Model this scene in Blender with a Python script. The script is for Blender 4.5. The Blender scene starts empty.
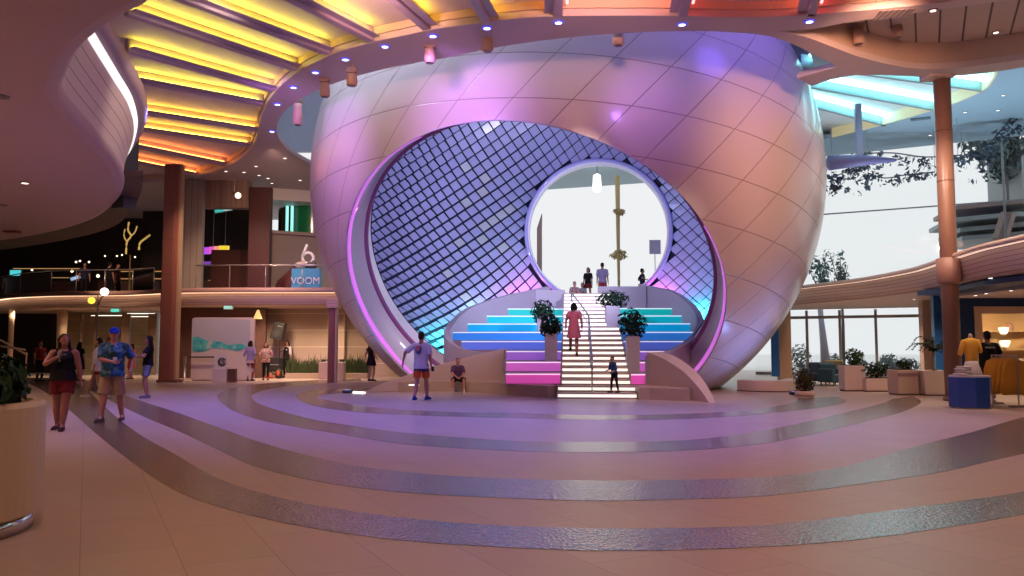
import bpy, bmesh, math, random
from math import sin, cos, pi, sqrt, atan2, acos, radians as R
from mathutils import Vector as V, Matrix, Quaternion
from mathutils.geometry import tessellate_polygon
SC = bpy.context.scene
COL = SC.collection
random.seed(7)
# ---------------------------------------------------------------- camera geometry
FPX, EYE, TH = 800.0, 1.5, math.atan(57 / 800)
def ray(px, py):
    x = (px - 512) / FPX; u = (288 - py) / FPX
    return V((x, cos(TH) - u * sin(TH), sin(TH) + u * cos(TH)))
def W(px, py, Y):
    r = ray(px, py); return V((0, 0, EYE)) + r * (Y / r.y)
def G(px, py, z=0.0):
    r = ray(px, py); return V((0, 0, EYE)) + r * ((z - EYE) / r.z)
# ---------------------------------------------------------------- materials
MATS = {}
def nodes_of(m):
    m.use_nodes = True
    return m.node_tree.nodes, m.node_tree.links
def mat(name, col, rough=0.5, metal=0.0, var=0.06, scale=6.0, bump=0.0, bscale=None, emit=None, estr=0.0, coat=0.0, trans=0.0, alpha=1.0, spec=0.5):
    if name in MATS: return MATS[name]
    m = bpy.data.materials.new(name); n, l = nodes_of(m)
    b = n['Principled BSDF']
    b.inputs['Roughness'].default_value = rough; b.inputs['Metallic'].default_value = metal
    b.inputs['Coat Weight'].default_value = coat; b.inputs['Specular IOR Level'].default_value = spec
    b.inputs['Transmission Weight'].default_value = trans; b.inputs['Alpha'].default_value = alpha
    tc = n.new('ShaderNodeTexCoord'); nz = n.new('ShaderNodeTexNoise')
    nz.inputs['Scale'].default_value = scale; nz.inputs['Detail'].default_value = 3
    l.new(tc.outputs['Object'], nz.inputs['Vector'])
    mx = n.new('ShaderNodeMix'); mx.data_type = 'RGBA'
    c = V(col[:3])
    mx.inputs[6].default_value = (*(c * (1 - var)), 1); mx.inputs[7].default_value = (*[min(1, x * (1 + var)) for x in c], 1)
    l.new(nz.outputs['Fac'], mx.inputs[0]); l.new(mx.outputs[2], b.inputs['Base Color'])
    if bump:
        bp = n.new('ShaderNodeBump'); bp.inputs['Strength'].default_value = bump
        n2 = n.new('ShaderNodeTexNoise'); n2.inputs['Scale'].default_value = bscale or scale * 4
        l.new(tc.outputs['Object'], n2.inputs['Vector']); l.new(n2.outputs['Fac'], bp.inputs['Height']); l.new(bp.outputs[0], b.inputs['Normal'])
    if emit:
        b.inputs['Emission Color'].default_value = (*emit, 1); b.inputs['Emission Strength'].default_value = estr
    MATS[name] = m
    return m
def lamp_mat(name, col, strength):
    return mat(name, [min(1, c) for c in col], rough=.4, var=.02, emit=col, estr=strength)
def pattern(name, cols, scale=20, kind='voronoi', rough=.8):
    """multi colour printed cloth"""
    if name in MATS: return MATS[name]
    m = bpy.data.materials.new(name); n, l = nodes_of(m); b = n['Principled BSDF']; b.inputs['Roughness'].default_value = rough
    tc = n.new('ShaderNodeTexCoord')
    if kind == 'voronoi':
        t = n.new('ShaderNodeTexVoronoi'); t.inputs['Scale'].default_value = scale; out = t.outputs['Color']
    else:
        t = n.new('ShaderNodeTexNoise'); t.inputs['Scale'].default_value = scale; out = t.outputs['Fac']
    l.new(tc.outputs['Object'], t.inputs['Vector'])
    r = n.new('ShaderNodeValToRGB'); r.color_ramp.interpolation = 'CONSTANT'
    e = r.color_ramp.elements
    while len(e) < len(cols): e.new(0.5)
    for i, c in enumerate(cols):
        lo, hi = (0, 1) if kind == 'voronoi' else (.3, .7)
        e[i].position = lo + (hi - lo) * i / len(cols); e[i].color = (*c, 1)
    l.new(out, r.inputs[0]); l.new(r.outputs[0], b.inputs['Base Color'])
    MATS[name] = m
    return m
def stripes_mat(name, col, dark, axis='Z', period=.12, width=.08, rough=.55, off=0.0, spec=.5, bump=.3):
    """boards / ribs: thin dark joints at a fixed spacing along one object axis"""
    if name in MATS: return MATS[name]
    m = bpy.data.materials.new(name); n, l = nodes_of(m); b = n['Principled BSDF']; b.inputs['Roughness'].default_value = rough
    b.inputs['Specular IOR Level'].default_value = spec
    tc = n.new('ShaderNodeTexCoord'); sp = n.new('ShaderNodeSeparateXYZ'); l.new(tc.outputs['Object'], sp.inputs[0])
    def math_(op, a, bb=None):
        q = n.new('ShaderNodeMath'); q.operation = op
        for i, x in enumerate((a, bb)):
            if x is None: continue
            if isinstance(x, (int, float)): q.inputs[i].default_value = x
            else: l.new(x, q.inputs[i])
        return q.outputs[0]
    src = sp.outputs[axis] if isinstance(axis, str) else math_('ADD', math_('MULTIPLY', sp.outputs['X'], axis[0]), math_('MULTIPLY', sp.outputs['Y'], axis[1]))
    f = math_('FRACT', math_('DIVIDE', math_('ADD', src, off), period))
    k = math_('LESS_THAN', f, width)
    nz = n.new('ShaderNodeTexNoise'); nz.inputs['Scale'].default_value = 2.5; l.new(tc.outputs['Object'], nz.inputs['Vector'])
    mx = n.new('ShaderNodeMix'); mx.data_type = 'RGBA'; c = V(col)
    mx.inputs[6].default_value = (*(c * .95), 1); mx.inputs[7].default_value = (*(c * 1.05), 1); l.new(nz.outputs['Fac'], mx.inputs[0])
    m2 = n.new('ShaderNodeMix'); m2.data_type = 'RGBA'; l.new(k, m2.inputs[0]); l.new(mx.outputs[2], m2.inputs[6]); m2.inputs[7].default_value = (*dark, 1)
    l.new(m2.outputs[2], b.inputs['Base Color'])
    if bump:
        bp = n.new('ShaderNodeBump'); bp.inputs['Strength'].default_value = bump; bp.inputs['Distance'].default_value = .02
        l.new(math_('SUBTRACT', 1.0, k), bp.inputs['Height']); l.new(bp.outputs[0], b.inputs['Normal'])
    MATS[name] = m
    return m
# ---------------------------------------------------------------- mesh builder
class MB:
    def __init__(s): s.bm = bmesh.new()
    def poly(s, pts):
        return s.bm.faces.new([s.bm.verts.new(p) for p in pts])
    def box(s, c, size, rz=0.0, rot=None, taper=1.0):
        M = Matrix.Rotation(rz, 3, 'Z') if rot is None else rot
        h = V(size) / 2; vs = []
        for z in (-1, 1):
            t = taper if z > 0 else 1
            for x, y in ((-1, -1), (1, -1), (1, 1), (-1, 1)):
                vs.append(s.bm.verts.new(V(c) + M @ V((x * h.x * t, y * h.y * t, z * h.z))))
        for f in ((3, 2, 1, 0), (4, 5, 6, 7), (0, 1, 5, 4), (1, 2, 6, 5), (2, 3, 7, 6), (3, 0, 4, 7)):
            s.bm.faces.new([vs[i] for i in f])
        return s
    def rings(s, rings, cap=True, closed=True):
        """skin a list of rings (lists of points of equal length)"""
        vr = [[s.bm.verts.new(p) for p in r] for r in rings]
        n = len(vr[0])
        for a, b in zip(vr, vr[1:]):
            for i in range(n if closed else n - 1):
                j = (i + 1) % n
                try: s.bm.faces.new((a[i], a[j], b[j], b[i]))
                except ValueError: pass
        if cap and closed:
            try: s.bm.faces.new(vr[0][::-1]); s.bm.faces.new(vr[-1])
            except ValueError: pass
        return s
    def cone(s, p0, p1, r0, r1=None, seg=16, cap=True):
        p0, p1 = V(p0), V(p1); r1 = r0 if r1 is None else r1
        d = (p1 - p0).normalized(); u = d.orthogonal().normalized(); v = d.cross(u)
        s.rings([[p + (u * cos(2 * pi * i / seg) + v * sin(2 * pi * i / seg)) * r for i in range(seg)] for p, r in ((p0, r0), (p1, r1))], cap)
        return s
    def capsule(s, p0, p1, r0, r1=None, seg=10, n=3):
        p0, p1 = V(p0), V(p1); r1 = r0 if r1 is None else r1
        d = p1 - p0
        d = d.normalized() if d.length > 1e-6 else V((0, 0, 1))
        u = d.orthogonal().normalized(); v = d.cross(u); rr = []
        for k in range(n + 1):
            a = -pi / 2 + (pi / 2) * k / n * .999 + .0005
            rr.append((p0 + d * (r0 * sin(a)), r0 * cos(a)))
        for k in range(n + 1):
            a = (pi / 2) * k / n * .999
            rr.append((p1 + d * (r1 * sin(a)), r1 * cos(a)))
        s.rings([[p + (u * cos(2 * pi * i / seg) + v * sin(2 * pi * i / seg)) * max(r, 1e-4) for i in range(seg)] for p, r in rr])
        return s
    def ball(s, c, r, seg=14, n=9, rot=None):
        r = V((r, r, r)) if isinstance(r, (int, float)) else V(r); M = rot or Matrix.Identity(3); c = V(c)
        rr = []
        for k in range(n + 1):
            a = -pi / 2 + pi * k / n; a = max(-pi / 2 + .02, min(pi / 2 - .02, a))
            rr.append([c + M @ V((r.x * cos(a) * cos(2 * pi * i / seg), r.y * cos(a) * sin(2 * pi * i / seg), r.z * sin(a))) for i in range(seg)])
        return s.rings(rr)
    def tube(s, path, r, seg=8, cap=True):
        path = [V(p) for p in path]; rs = []
        for i, p in enumerate(path):
            d = (path[min(i + 1, len(path) - 1)] - path[max(i - 1, 0)]).normalized()
            u = d.cross(V((0, 0, 1))); u = u.normalized() if u.length > .05 else d.orthogonal().normalized(); v = d.cross(u)
            q = r[i] if isinstance(r, (list, tuple)) else r
            rs.append([p + (u * cos(2 * pi * k / seg) + v * sin(2 * pi * k / seg)) * q for k in range(seg)])
        return s.rings(rs, cap)
    def lathe(s, prof, c=(0, 0, 0), seg=24, cap=True, sx=1.0, sy=1.0):
        c = V(c)
        return s.rings([[c + V((r * sx * cos(2 * pi * i / seg), r * sy * sin(2 * pi * i / seg), z)) for i in range(seg)] for r, z in prof], cap)
    def prism(s, poly, z0, z1):
        """plan polygon extruded between two heights"""
        n = len(poly); a = [s.bm.verts.new((p[0], p[1], z0)) for p in poly]; b = [s.bm.verts.new((p[0], p[1], z1)) for p in poly]
        for t in tessellate_polygon([[V((p[0], p[1], 0)) for p in poly]]):
            s.bm.faces.new([a[i] for i in t]); s.bm.faces.new([b[i] for i in t])
        for i in range(n):
            j = (i + 1) % n; s.bm.faces.new((a[i], a[j], b[j], b[i]))
        return s
    def plate(s, loops, z, t=0.0):
        """flat plate with holes; loops[0] outer"""
        L = [[V((p[0], p[1], 0)) for p in lp] for lp in loops]; flat = [p for lp in L for p in lp]
        for zz in ([z, z + t] if t else [z]):
            vs = [s.bm.verts.new((p.x, p.y, zz)) for p in flat]
            for tri in tessellate_polygon(L):
                try: s.bm.faces.new([vs[i] for i in tri])
                except ValueError: pass
        if t:
            for lp in L:
                for i in range(len(lp)):
                    p, q = lp[i], lp[(i + 1) % len(lp)]
                    s.poly([(p.x, p.y, z), (q.x, q.y, z), (q.x, q.y, z + t), (p.x, p.y, z + t)])
        return s
    def sheet(s, rows, closed=False, thick=None):
        """grid surface through rows of points; with thick a closed slab displaced along a vector function"""
        if thick is None: return s.rings(rows, cap=False, closed=closed)
        top = [[V(p) for p in r] for r in rows]; bot = [[p + thick for p in r] for r in top]
        s.rings(top, False, closed); s.rings(bot, False, closed)
        for e in (0, -1):
            s.rings([top[e], bot[e]], False, closed)
        if not closed:
            for e in (0, -1):
                s.rings([[r[e] for r in top], [r[e] for r in bot]], False, False)
        return s
    def ribbon(s, path, z0, z1, t=0.0):
        """vertical wall along a plan path"""
        path = [V((p[0], p[1], 0)) for p in path]; n = len(path)
        if not t:
            return s.rings([[p + V((0, 0, z0)) for p in path], [p + V((0, 0, z1)) for p in path]], False, False)
        off = []
        for i, p in enumerate(path):
            d = (path[min(i + 1, n - 1)] - path[max(i - 1, 0)]).normalized(); off.append(p + V((-d.y, d.x, 0)) * t)
        return s.prism([*path, *off[::-1]], z0, z1)
    def build(s, name, m, parent=None, smooth=False, bevel=0.0, label=None, cat=None, group=None, kind=None, world=True, origin=None, merge=True):
        bm = s.bm
        if merge: bmesh.ops.remove_doubles(bm, verts=bm.verts, dist=1e-5)
        bmesh.ops.recalc_face_normals(bm, faces=bm.faces)
        me = bpy.data.meshes.new(name); 
        if parent is None:
            if origin is None and bm.verts:
                xs = [v.co for v in bm.verts]
                lo = [min(c[i] for c in xs) for i in range(3)]; hi = [max(c[i] for c in xs) for i in range(3)]
                origin = V(((lo[0] + hi[0]) / 2, (lo[1] + hi[1]) / 2, lo[2]))
            o_shift = V(origin)
        else:
            o_shift = V((0, 0, 0))
            if world:
                q = parent
                while q: o_shift += V(q.location); q = q.parent
        bmesh.ops.translate(bm, verts=bm.verts, vec=-o_shift)
        bm.to_mesh(me); bm.free()
        if smooth:
            for p in me.polygons: p.use_smooth = True
        ob = bpy.data.objects.new(name, me); COL.objects.link(ob)
        for mm in (m if isinstance(m, (list, tuple)) else [m]): me.materials.append(mm)
        if parent is None: ob.location = o_shift
        else: ob.parent = parent
        if bevel:
            bv = ob.modifiers.new('bevel', 'BEVEL'); bv.width = bevel; bv.segments = 2; bv.limit_method = 'ANGLE'
        if smooth == 'auto':
            pass
        tag(ob, label, cat, group, kind)
        return ob
def tag(o, label=None, cat=None, group=None, kind=None):
    if label: o['label'] = label
    if cat: o['category'] = cat
    if group: o['group'] = group
    if kind: o['kind'] = kind
    return o
def empty(name, loc, label=None, cat=None, group=None, rz=0.0):
    o = bpy.data.objects.new(name, None); COL.objects.link(o); o.location = loc; o.rotation_euler = (0, 0, rz); o.empty_display_size = .2
    return tag(o, label, cat, group)
def copy_tree(o, parent=None):
    c = o.copy(); COL.objects.link(c)
    if parent: c.parent = parent
    for ch in [x for x in bpy.data.objects if x.parent == o]: copy_tree(ch, c)
    return c
def place_copy(src, loc, rz=0.0, label=None, scale=None):
    c = copy_tree(src); c.location = loc; c.rotation_euler = (0, 0, rz)
    if label: c['label'] = label
    if scale: c.scale = (scale,) * 3
    return c
def spline(pts, n=8, closed=False):
    """Catmull-Rom through points"""
    P = [V(p) for p in pts]; out = []; N = len(P)
    for i in range(N if closed else N - 1):
        if closed: a, b, c, d = P[i - 1], P[i], P[(i + 1) % N], P[(i + 2) % N]
        else: a, b, c, d = P[max(i - 1, 0)], P[i], P[i + 1], P[min(i + 2, N - 1)]
        for k in range(n):
            t = k / n
            out.append(.5 * ((2 * b) + (c - a) * t + (2 * a - 5 * b + 4 * c - d) * t * t + (3 * b - a - 3 * c + d) * t ** 3))
    if not closed: out.append(P[-1])
    return out
def resample(pts, n):
    L = [0.0]
    for a, b in zip(pts, pts[1:]): L.append(L[-1] + (b - a).length)
    out = []; j = 0
    for i in range(n):
        t = L[-1] * i / (n - 1)
        while j < len(L) - 2 and L[j + 1] < t: j += 1
        f = (t - L[j]) / max(1e-9, L[j + 1] - L[j]); out.append(pts[j].lerp(pts[j + 1], min(1, f)))
    return out
def light(name, kind, loc, energy, col, target=None, size=.1, spot=60, blend=.6, size_y=None):
    d = bpy.data.lights.new(name, kind); d.energy = energy; d.color = col
    o = bpy.data.objects.new(name, d); COL.objects.link(o); o.location = loc
    if kind == 'AREA':
        d.size = size
        if size_y: d.shape = 'RECTANGLE'; d.size_y = size_y
    else: d.shadow_soft_size = size
    if kind == 'SPOT': d.spot_size = R(spot); d.spot_blend = blend
    if target is not None: o.rotation_euler = (V(target) - V(loc)).to_track_quat('-Z', 'Y').to_euler()
    return o
# ---------------------------------------------------------------- the pearl
PC = V((1.932, 30.0, 7.41)); PR = 9.31
PN = V((-.19745, -.77509, -.60021)).normalized()
E1 = PN.cross(V((0, 0, 1))).normalized(); E2 = E1.cross(PN)
RIMC = (.644234, -.008323, .027675, .023446, .025759)
def rim_alpha(t): return RIMC[0] + RIMC[1] * cos(t) + RIMC[2] * sin(t) + RIMC[3] * cos(2 * t) + RIMC[4] * sin(2 * t)
def rim_dir(t, da=0.0):
    a = rim_alpha(t) + da
    return PN * cos(a) + (E1 * cos(t) + E2 * sin(t)) * sin(a)
PORT = W(598, 231.5, 36.6); PORTR = 70.5 / 800 * 36.6 * .985
AX = V((.10, 1, .0)).normalized()
PE1 = V((-AX.y, AX.x, 0)).normalized() * -1; PE1 = V((1, 0, 0)); PE1 = (PE1 - AX * PE1.dot(AX)).normalized(); PE2 = V((0, 0, 1))
# azimuth around portal matched to azimuth around the rim (E1 points to image left)
SGN = 1 if E1.dot(PE1) > 0 else -1
def port_pt(t, r=1.0, back=0.0): return PORT + (PE1 * SGN * cos(t) + PE2 * sin(t)) * PORTR * r + AX * back
def port_on_sphere(t):
    p = port_pt(t, 1.10) - PC; b = p.dot(AX); c = p.length_squared - PR * PR
    return p + AX * (-b + sqrt(b * b - c))
def slerp(a, b, f):
    a = a.normalized(); b = b.normalized(); w = acos(max(-1, min(1, a.dot(b))))
    return (a * sin((1 - f) * w) + b * sin(f * w)) / sin(w)

def pearl_skin():
    m = bpy.data.materials.new('pearl_panels'); n, l = nodes_of(m); b = n['Principled BSDF']
    tc = n.new('ShaderNodeTexCoord')
    mp = n.new('ShaderNodeMapping'); mp.vector_type = 'POINT'; mp.inputs['Rotation'].default_value = (R(7), R(-5), 0)
    l.new(tc.outputs['Object'], mp.inputs[0])
    sp = n.new('ShaderNodeSeparateXYZ'); l.new(mp.outputs[0], sp.inputs[0])
    def M(op, *a):
        q = n.new('ShaderNodeMath'); q.operation = op
        for i, x in enumerate(a):
            if isinstance(x, (int, float)): q.inputs[i].default_value = x
            else: l.new(x, q.inputs[i])
        return q.outputs[0]
    phi = M('ARCSINE', M('DIVIDE', sp.outputs['Z'], PR))
    lam = M('ARCTAN2', sp.outputs['X'], M('MULTIPLY', sp.outputs['Y'], -1))
    jb = M('DIVIDE', M('SUBTRACT', phi, R(PHI0)), R(DPHI))
    ia = M('DIVIDE', M('SUBTRACT', M('SUBTRACT', lam, M('MULTIPLY', phi, SHEAR)), R(LAM0)), R(DLAM))
    def line(x, w):
        f = M('FRACT', x); d = M('MINIMUM', f, M('SUBTRACT', 1.0, f)); return M('SMOOTH_MIN', M('DIVIDE', d, w), 1.0, .3)
    g = M('MINIMUM', line(jb, .014), line(ia, .014))
    nz = n.new('ShaderNodeTexNoise'); nz.inputs['Scale'].default_value = .35; l.new(tc.outputs['Object'], nz.inputs['Vector'])
    mx = n.new('ShaderNodeMix'); mx.data_type = 'RGBA'; mx.inputs[6].default_value = (.70, .60, .56, 1); mx.inputs[7].default_value = (.78, .68, .65, 1)
    l.new(nz.outputs['Fac'], mx.inputs[0])
    m2 = n.new('ShaderNodeMix'); m2.data_type = 'RGBA'; m2.inputs[6].default_value = (.28, .16, .15, 1); l.new(mx.outputs[2], m2.inputs[7]); l.new(g, m2.inputs[0])
    l.new(m2.outputs[2], b.inputs['Base Color'])
    bp = n.new('ShaderNodeBump'); bp.inputs['Strength'].default_value = .5; bp.inputs['Distance'].default_value = .03; l.new(g, bp.inputs['Height']); l.new(bp.outputs[0], b.inputs['Normal'])
    b.inputs['Roughness'].default_value = .32; b.inputs['Coat Weight'].default_value = .35; b.inputs['Coat Roughness'].default_value = .12
    return m
PHI0, DPHI, LAM0, DLAM, SHEAR = -3.754, 8.142, -8.509, 9.745, .7964

NT = 144
TS = [2 * pi * i / NT for i in range(NT)]
pearl = empty('pearl_sphere', (PC.x, PC.y, 0), 'giant pale pearl sphere with an oval opening lined in blue diamond tiles', 'sculpture')
# outer shell: from the opening's rim to the round hole at the back
rows = []
NR = 44
for k in range(NR + 1):
    f = k / NR
    rows.append([PC + slerp(rim_dir(t, .006), port_on_sphere(t), f) * PR for t in TS])
mb = MB(); mb.sheet(rows, closed=True)
shell = mb.build('shell', pearl_skin(), pearl, smooth=True)
shell.data.transform(Matrix.Translation(-V((0, 0, PC.z)))); shell.location = (0, 0, PC.z)
# rim lip: outer light channel, lavender band, groove, pale inner ring
def ring_pts(t, depth, shrink):
    p = PC + rim_dir(t) * PR
    c = PC + PN * (PR * cos(.644)); q = p - PN * depth
    return q + (c - p) * shrink
LIP = mat('lip_paint', (.62, .60, .68), .4, var=.03, coat=.2)
GROOVE = mat('groove_paint', (.30, .10, .28), .5)
INNER = mat('inner_ring_paint', (.80, .80, .82), .3, coat=.3)
mb = MB(); mb.sheet([[PC + rim_dir(t, .006) * PR for t in TS], [PC + rim_dir(t, .004) * (PR + .008) for t in TS], [PC + rim_dir(t, .001) * (PR + .006) for t in TS], [ring_pts(t, .12, .0) for t in TS]], closed=True)
mb.build('rim_edge', LIP, pearl, smooth=True)
RLED = lamp_mat('rim_led', (.80, .20, .92), .62)
for lo, hi in ((-42, 66), (158, 226)):
    ts = [R(lo + (hi - lo) * i / 60) for i in range(61)]
    wd = [min(1, (i + 1) / 14, (61 - i) / 14) for i in range(61)]
    mb = MB(); mb.rings([[ring_pts(t, .10 + (d - .10) * w_, s_ ) for t, w_ in zip(ts, wd)] for d, s_ in ((.10, .0012), (.13, .006), (.27, .010), (.30, .005))], cap=False, closed=False)
    mb.build('rim_light_strip', RLED, pearl, smooth=True)
mb = MB(); mb.sheet([[ring_pts(t, d, s) for t in TS] for d, s in ((.12, .0), (.45, .008), (.8, .022), (.98, .04))], closed=True)
mb.build('lip_band', LIP, pearl, smooth=True)
mb = MB(); mb.sheet([[ring_pts(t, d, s) for t in TS] for d, s in ((.98, .04), (1.0, .058), (1.1, .058), (1.12, .04))], closed=True)
mb.build('lip_groove', GROOVE, pearl, smooth=True)
mb = MB(); mb.sheet([[ring_pts(t, d, s) for t in TS] for d, s in ((1.12, .04), (1.4, .035), (1.75, .03))], closed=True)
mb.build('inner_ring', INNER, pearl, smooth=True)
# bowl of tiles between the inner ring and the portal
IN_D, IN_S = 1.75, .035
def port_rad(q):
    """distance of a point from the portal axis in portal radii, and its azimuth"""
    d = q - PORT; d = d - AX * d.dot(AX)
    return d.length / PORTR, atan2(d.dot(PE2), d.dot(PE1 * SGN))
def bowl_r(d):
    rho, t = port_rad(PC + d * 8.7)
    rp = (port_pt(t, 1.05) - PC).length
    f = max(0, min(1, (rho - 1.12) / 1.25)); f = 1 - (1 - f) ** 2.2
    ang = acos(max(-1, min(1, d.dot(PN)))); g = max(0, min(1, (ang - .70) / .35))
    re = 8.55 * (1 - g) + 8.95 * g
    return rp * (1 - f) + re * f
def bowl_d(t, v):
    p0 = ring_pts(t, IN_D, IN_S) - PC; p3 = port_pt(t, 1.045) - PC
    return slerp(p0, p3, v)
mb = MB(); rows = []
for k in range(31):
    rr = []
    for t in TS:
        d = bowl_d(t, k / 30); p0 = (ring_pts(t, IN_D, IN_S) - PC).length
        r = bowl_r(d) + .10
        if k < 3: r = p0 * (1 - k / 3) + r * k / 3
        rr.append(PC + d * r)
    rows.append(rr)
mb.sheet(rows, closed=True)
mb.build('bowl_backing', mat('bowl_backing', (.006, .006, .035), .7), pearl, smooth=True)
TILE = mat('tile_blue', (.46, .46, .72), .30, metal=.0, var=.05, scale=.8, coat=.6)
TILEW = mat('tile_glint', (.88, .89, .93), .18, metal=.35, var=.02)  # paler tiles paint in the glints of reflected light
D0 = (W(545, 235, 38.0) - PC).normalized()
DX = (V((1, 0, 0)) - D0 * D0.x).normalized(); DY = DX.cross(D0); DY = DY if DY.z > 0 else -DY
LAT = .0555
LR = R(37)
U1 = (cos(LR), sin(LR)); U2 = (sin(LR) * .98, -cos(LR) * .98)
def lat_dir(i, j):
    a = (U1[0] * i + U2[0] * j) * LAT; b = (U1[1] * i + U2[1] * j) * LAT * 1.0
    w = sqrt(a * a + b * b)
    if w < 1e-6: return D0.copy()
    return D0 * cos(w) + (DX * a + DY * b) * (sin(w) / w)
mbt = MB(); rt = random.Random(3)
NL = 60
for i in range(-NL, NL):
    for j in range(-NL, NL):
        dc = lat_dir(i + .5, j + .5)
        if (U1[0] * i + U2[0] * j) ** 2 + (U1[1] * i + U2[1] * j) ** 2 > (2.7 / LAT) ** 2: continue
        ds = [lat_dir(i, j), lat_dir(i + 1, j), lat_dir(i + 1, j + 1), lat_dir(i, j + 1)]
        ok = True
        for d in ds:
            ang = acos(max(-1, min(1, d.dot(PN))))
            vv = d - PN * d.dot(PN); t = atan2(vv.dot(E2), vv.dot(E1))
            p0 = (ring_pts(t, IN_D, IN_S) - PC).normalized()
            if ang < acos(max(-1, min(1, p0.dot(PN)))) - .01: ok = False; break
        if not ok: continue
        c4 = [PC + d * bowl_r(d) for d in ds]
        if port_rad(sum(c4, V()) / 4)[0] < 1.07: continue
        for k_ in range(4):
            rho = port_rad(c4[k_])[0]
            if rho < 1.035:
                dd = c4[k_] - PORT; dd = (dd - AX * dd.dot(AX)).normalized(); c4[k_] = c4[k_] + dd * (1.035 - rho) * PORTR
        cen = sum(c4, V()) / 4
        if port_rad(cen)[0] < 1.1 and False: continue
        if cen.z < .3: continue
        nrm = (c4[2] - c4[0]).cross(c4[3] - c4[1]).normalized()
        if nrm.dot(PC - cen) < 0: nrm = -nrm
        side = max(0.0, min(1, (2.6 - cen.x) / 7.5))          # the left flank opens its flaps further
        ang = R(rt.uniform(1, 4) + 24 * side * rt.uniform(.6, 1.1))
        q = Quaternion((c4[1] - c4[0]).normalized(), -ang) @ Quaternion(V((rt.uniform(-1, 1), rt.uniform(-1, 1), rt.uniform(-1, 1))).normalized(), R(rt.uniform(-2, 2)))
        sc = .905 - .13 * side
        vs = [cen + nrm * .05 + q @ ((p - cen) * sc) for p in c4]
        top = [mbt.bm.verts.new(p) for p in vs]; bot = [mbt.bm.verts.new(p - nrm * .03) for p in vs]
        fs = [mbt.bm.faces.new(top), mbt.bm.faces.new(bot[::-1])] + [mbt.bm.faces.new((top[a], bot[a], bot[(a + 1) % 4], top[(a + 1) % 4])) for a in range(4)]
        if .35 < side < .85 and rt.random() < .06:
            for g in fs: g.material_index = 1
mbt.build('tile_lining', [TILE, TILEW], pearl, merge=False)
# portal tunnel out through the back
rowsP = [[port_pt(t, 1.02, -.12) for t in TS], [port_pt(t, 1.0, -.16) for t in TS], [port_pt(t, 1.0, .5) for t in TS]]
rowsP.append([PC + port_on_sphere(t) for t in TS])
mb = MB(); mb.sheet(rowsP, closed=True)
mb.build('portal_tunnel', mat('portal_white', (.82, .82, .84), .35), pearl, smooth=True)
mb = MB(); mb.sheet([[port_pt(t, 1.075, .10) for t in TS], [port_pt(t, 1.07, -.14) for t in TS], [port_pt(t, 1.02, -.17) for t in TS], [port_pt(t, 1.02, -.12) for t in TS]], closed=True)
mb.build('portal_trim', mat('portal_trim_blue', (.40, .38, .74), .35, coat=.4), pearl, smooth=True)
# ---------------------------------------------------------------- room shell
CZ = 8.9
def floor_mat(name, c1, c2, joint, kind):
    m = bpy.data.materials.new(name); n, l = nodes_of(m); b = n['Principled BSDF']
    tc = n.new('ShaderNodeTexCoord')
    if kind == 'plank':
        mp = n.new('ShaderNodeMapping'); mp.inputs['Rotation'].default_value = (0, 0, R(62)); l.new(tc.outputs['Object'], mp.inputs[0])
        br = n.new('ShaderNodeTexBrick'); br.inputs['Scale'].default_value = 1.0; br.inputs['Brick Width'].default_value = 1.25; br.inputs['Row Height'].default_value = .62
        br.inputs['Mortar Size'].default_value = .0035; br.inputs['Color1'].default_value = (*c1, 1); br.inputs['Color2'].default_value = (*c2, 1); br.inputs['Mortar'].default_value = (*joint, 1)
        l.new(mp.outputs[0], br.inputs['Vector'])
        nz = n.new('ShaderNodeTexNoise'); nz.inputs['Scale'].default_value = 1.0; nz.inputs['Detail'].default_value = 5
        mp2 = n.new('ShaderNodeMapping'); mp2.inputs['Rotation'].default_value = (0, 0, R(62)); mp2.inputs['Scale'].default_value = (1.2, 14, 1); l.new(tc.outputs['Object'], mp2.inputs[0]); l.new(mp2.outputs[0], nz.inputs['Vector'])
        mx = n.new('ShaderNodeMix'); mx.data_type = 'RGBA'; mx.blend_type = 'MULTIPLY'; mx.inputs[0].default_value = .16
        l.new(br.outputs['Color'], mx.inputs[6]); l.new(nz.outputs['Color'], mx.inputs[7]); l.new(mx.outputs[2], b.inputs['Base Color'])
        b.inputs['Roughness'].default_value = .36; b.inputs['Specular IOR Level'].default_value = .4
    else:
        vo = n.new('ShaderNodeTexVoronoi'); vo.inputs['Scale'].default_value = 26; l.new(tc.outputs['Object'], vo.inputs['Vector'])
        r = n.new('ShaderNodeValToRGB'); e = r.color_ramp.elements; e[0].color = (*c1, 1); e[1].color = (*c2, 1); e[0].position = .2; e[1].position = .8
        l.new(vo.outputs['Color'], r.inputs[0]); l.new(r.outputs[0], b.inputs['Base Color'])
        bp = n.new('ShaderNodeBump'); bp.inputs['Strength'].default_value = .45; bp.inputs['Distance'].default_value = .012; l.new(vo.outputs['Distance'], bp.inputs['Height']); l.new(bp.outputs[0], b.inputs['Normal']); l.new(bp.outputs[0], b.inputs['Coat Normal'])
        b.inputs['Roughness'].default_value = .25; b.inputs['Specular IOR Level'].default_value = 1.0; b.inputs['Coat Weight'].default_value = .8; b.inputs['Coat Roughness'].default_value = .12; b.inputs['Coat IOR'].default_value = 1.7
    return m
FLOOR = floor_mat('floor_planks', (.50, .38, .33), (.54, .42, .37), (.30, .21, .18), 'plank')
BAND = floor_mat('floor_pebble_band', (.05, .036, .033), (.30, .235, .22), None, 'pebble')
mb = MB(); mb.plate([[(-40, -14), (36, -14), (36, 48), (-40, 48)]], -.3, .3); mb.build('floor', FLOOR, kind='structure')
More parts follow.
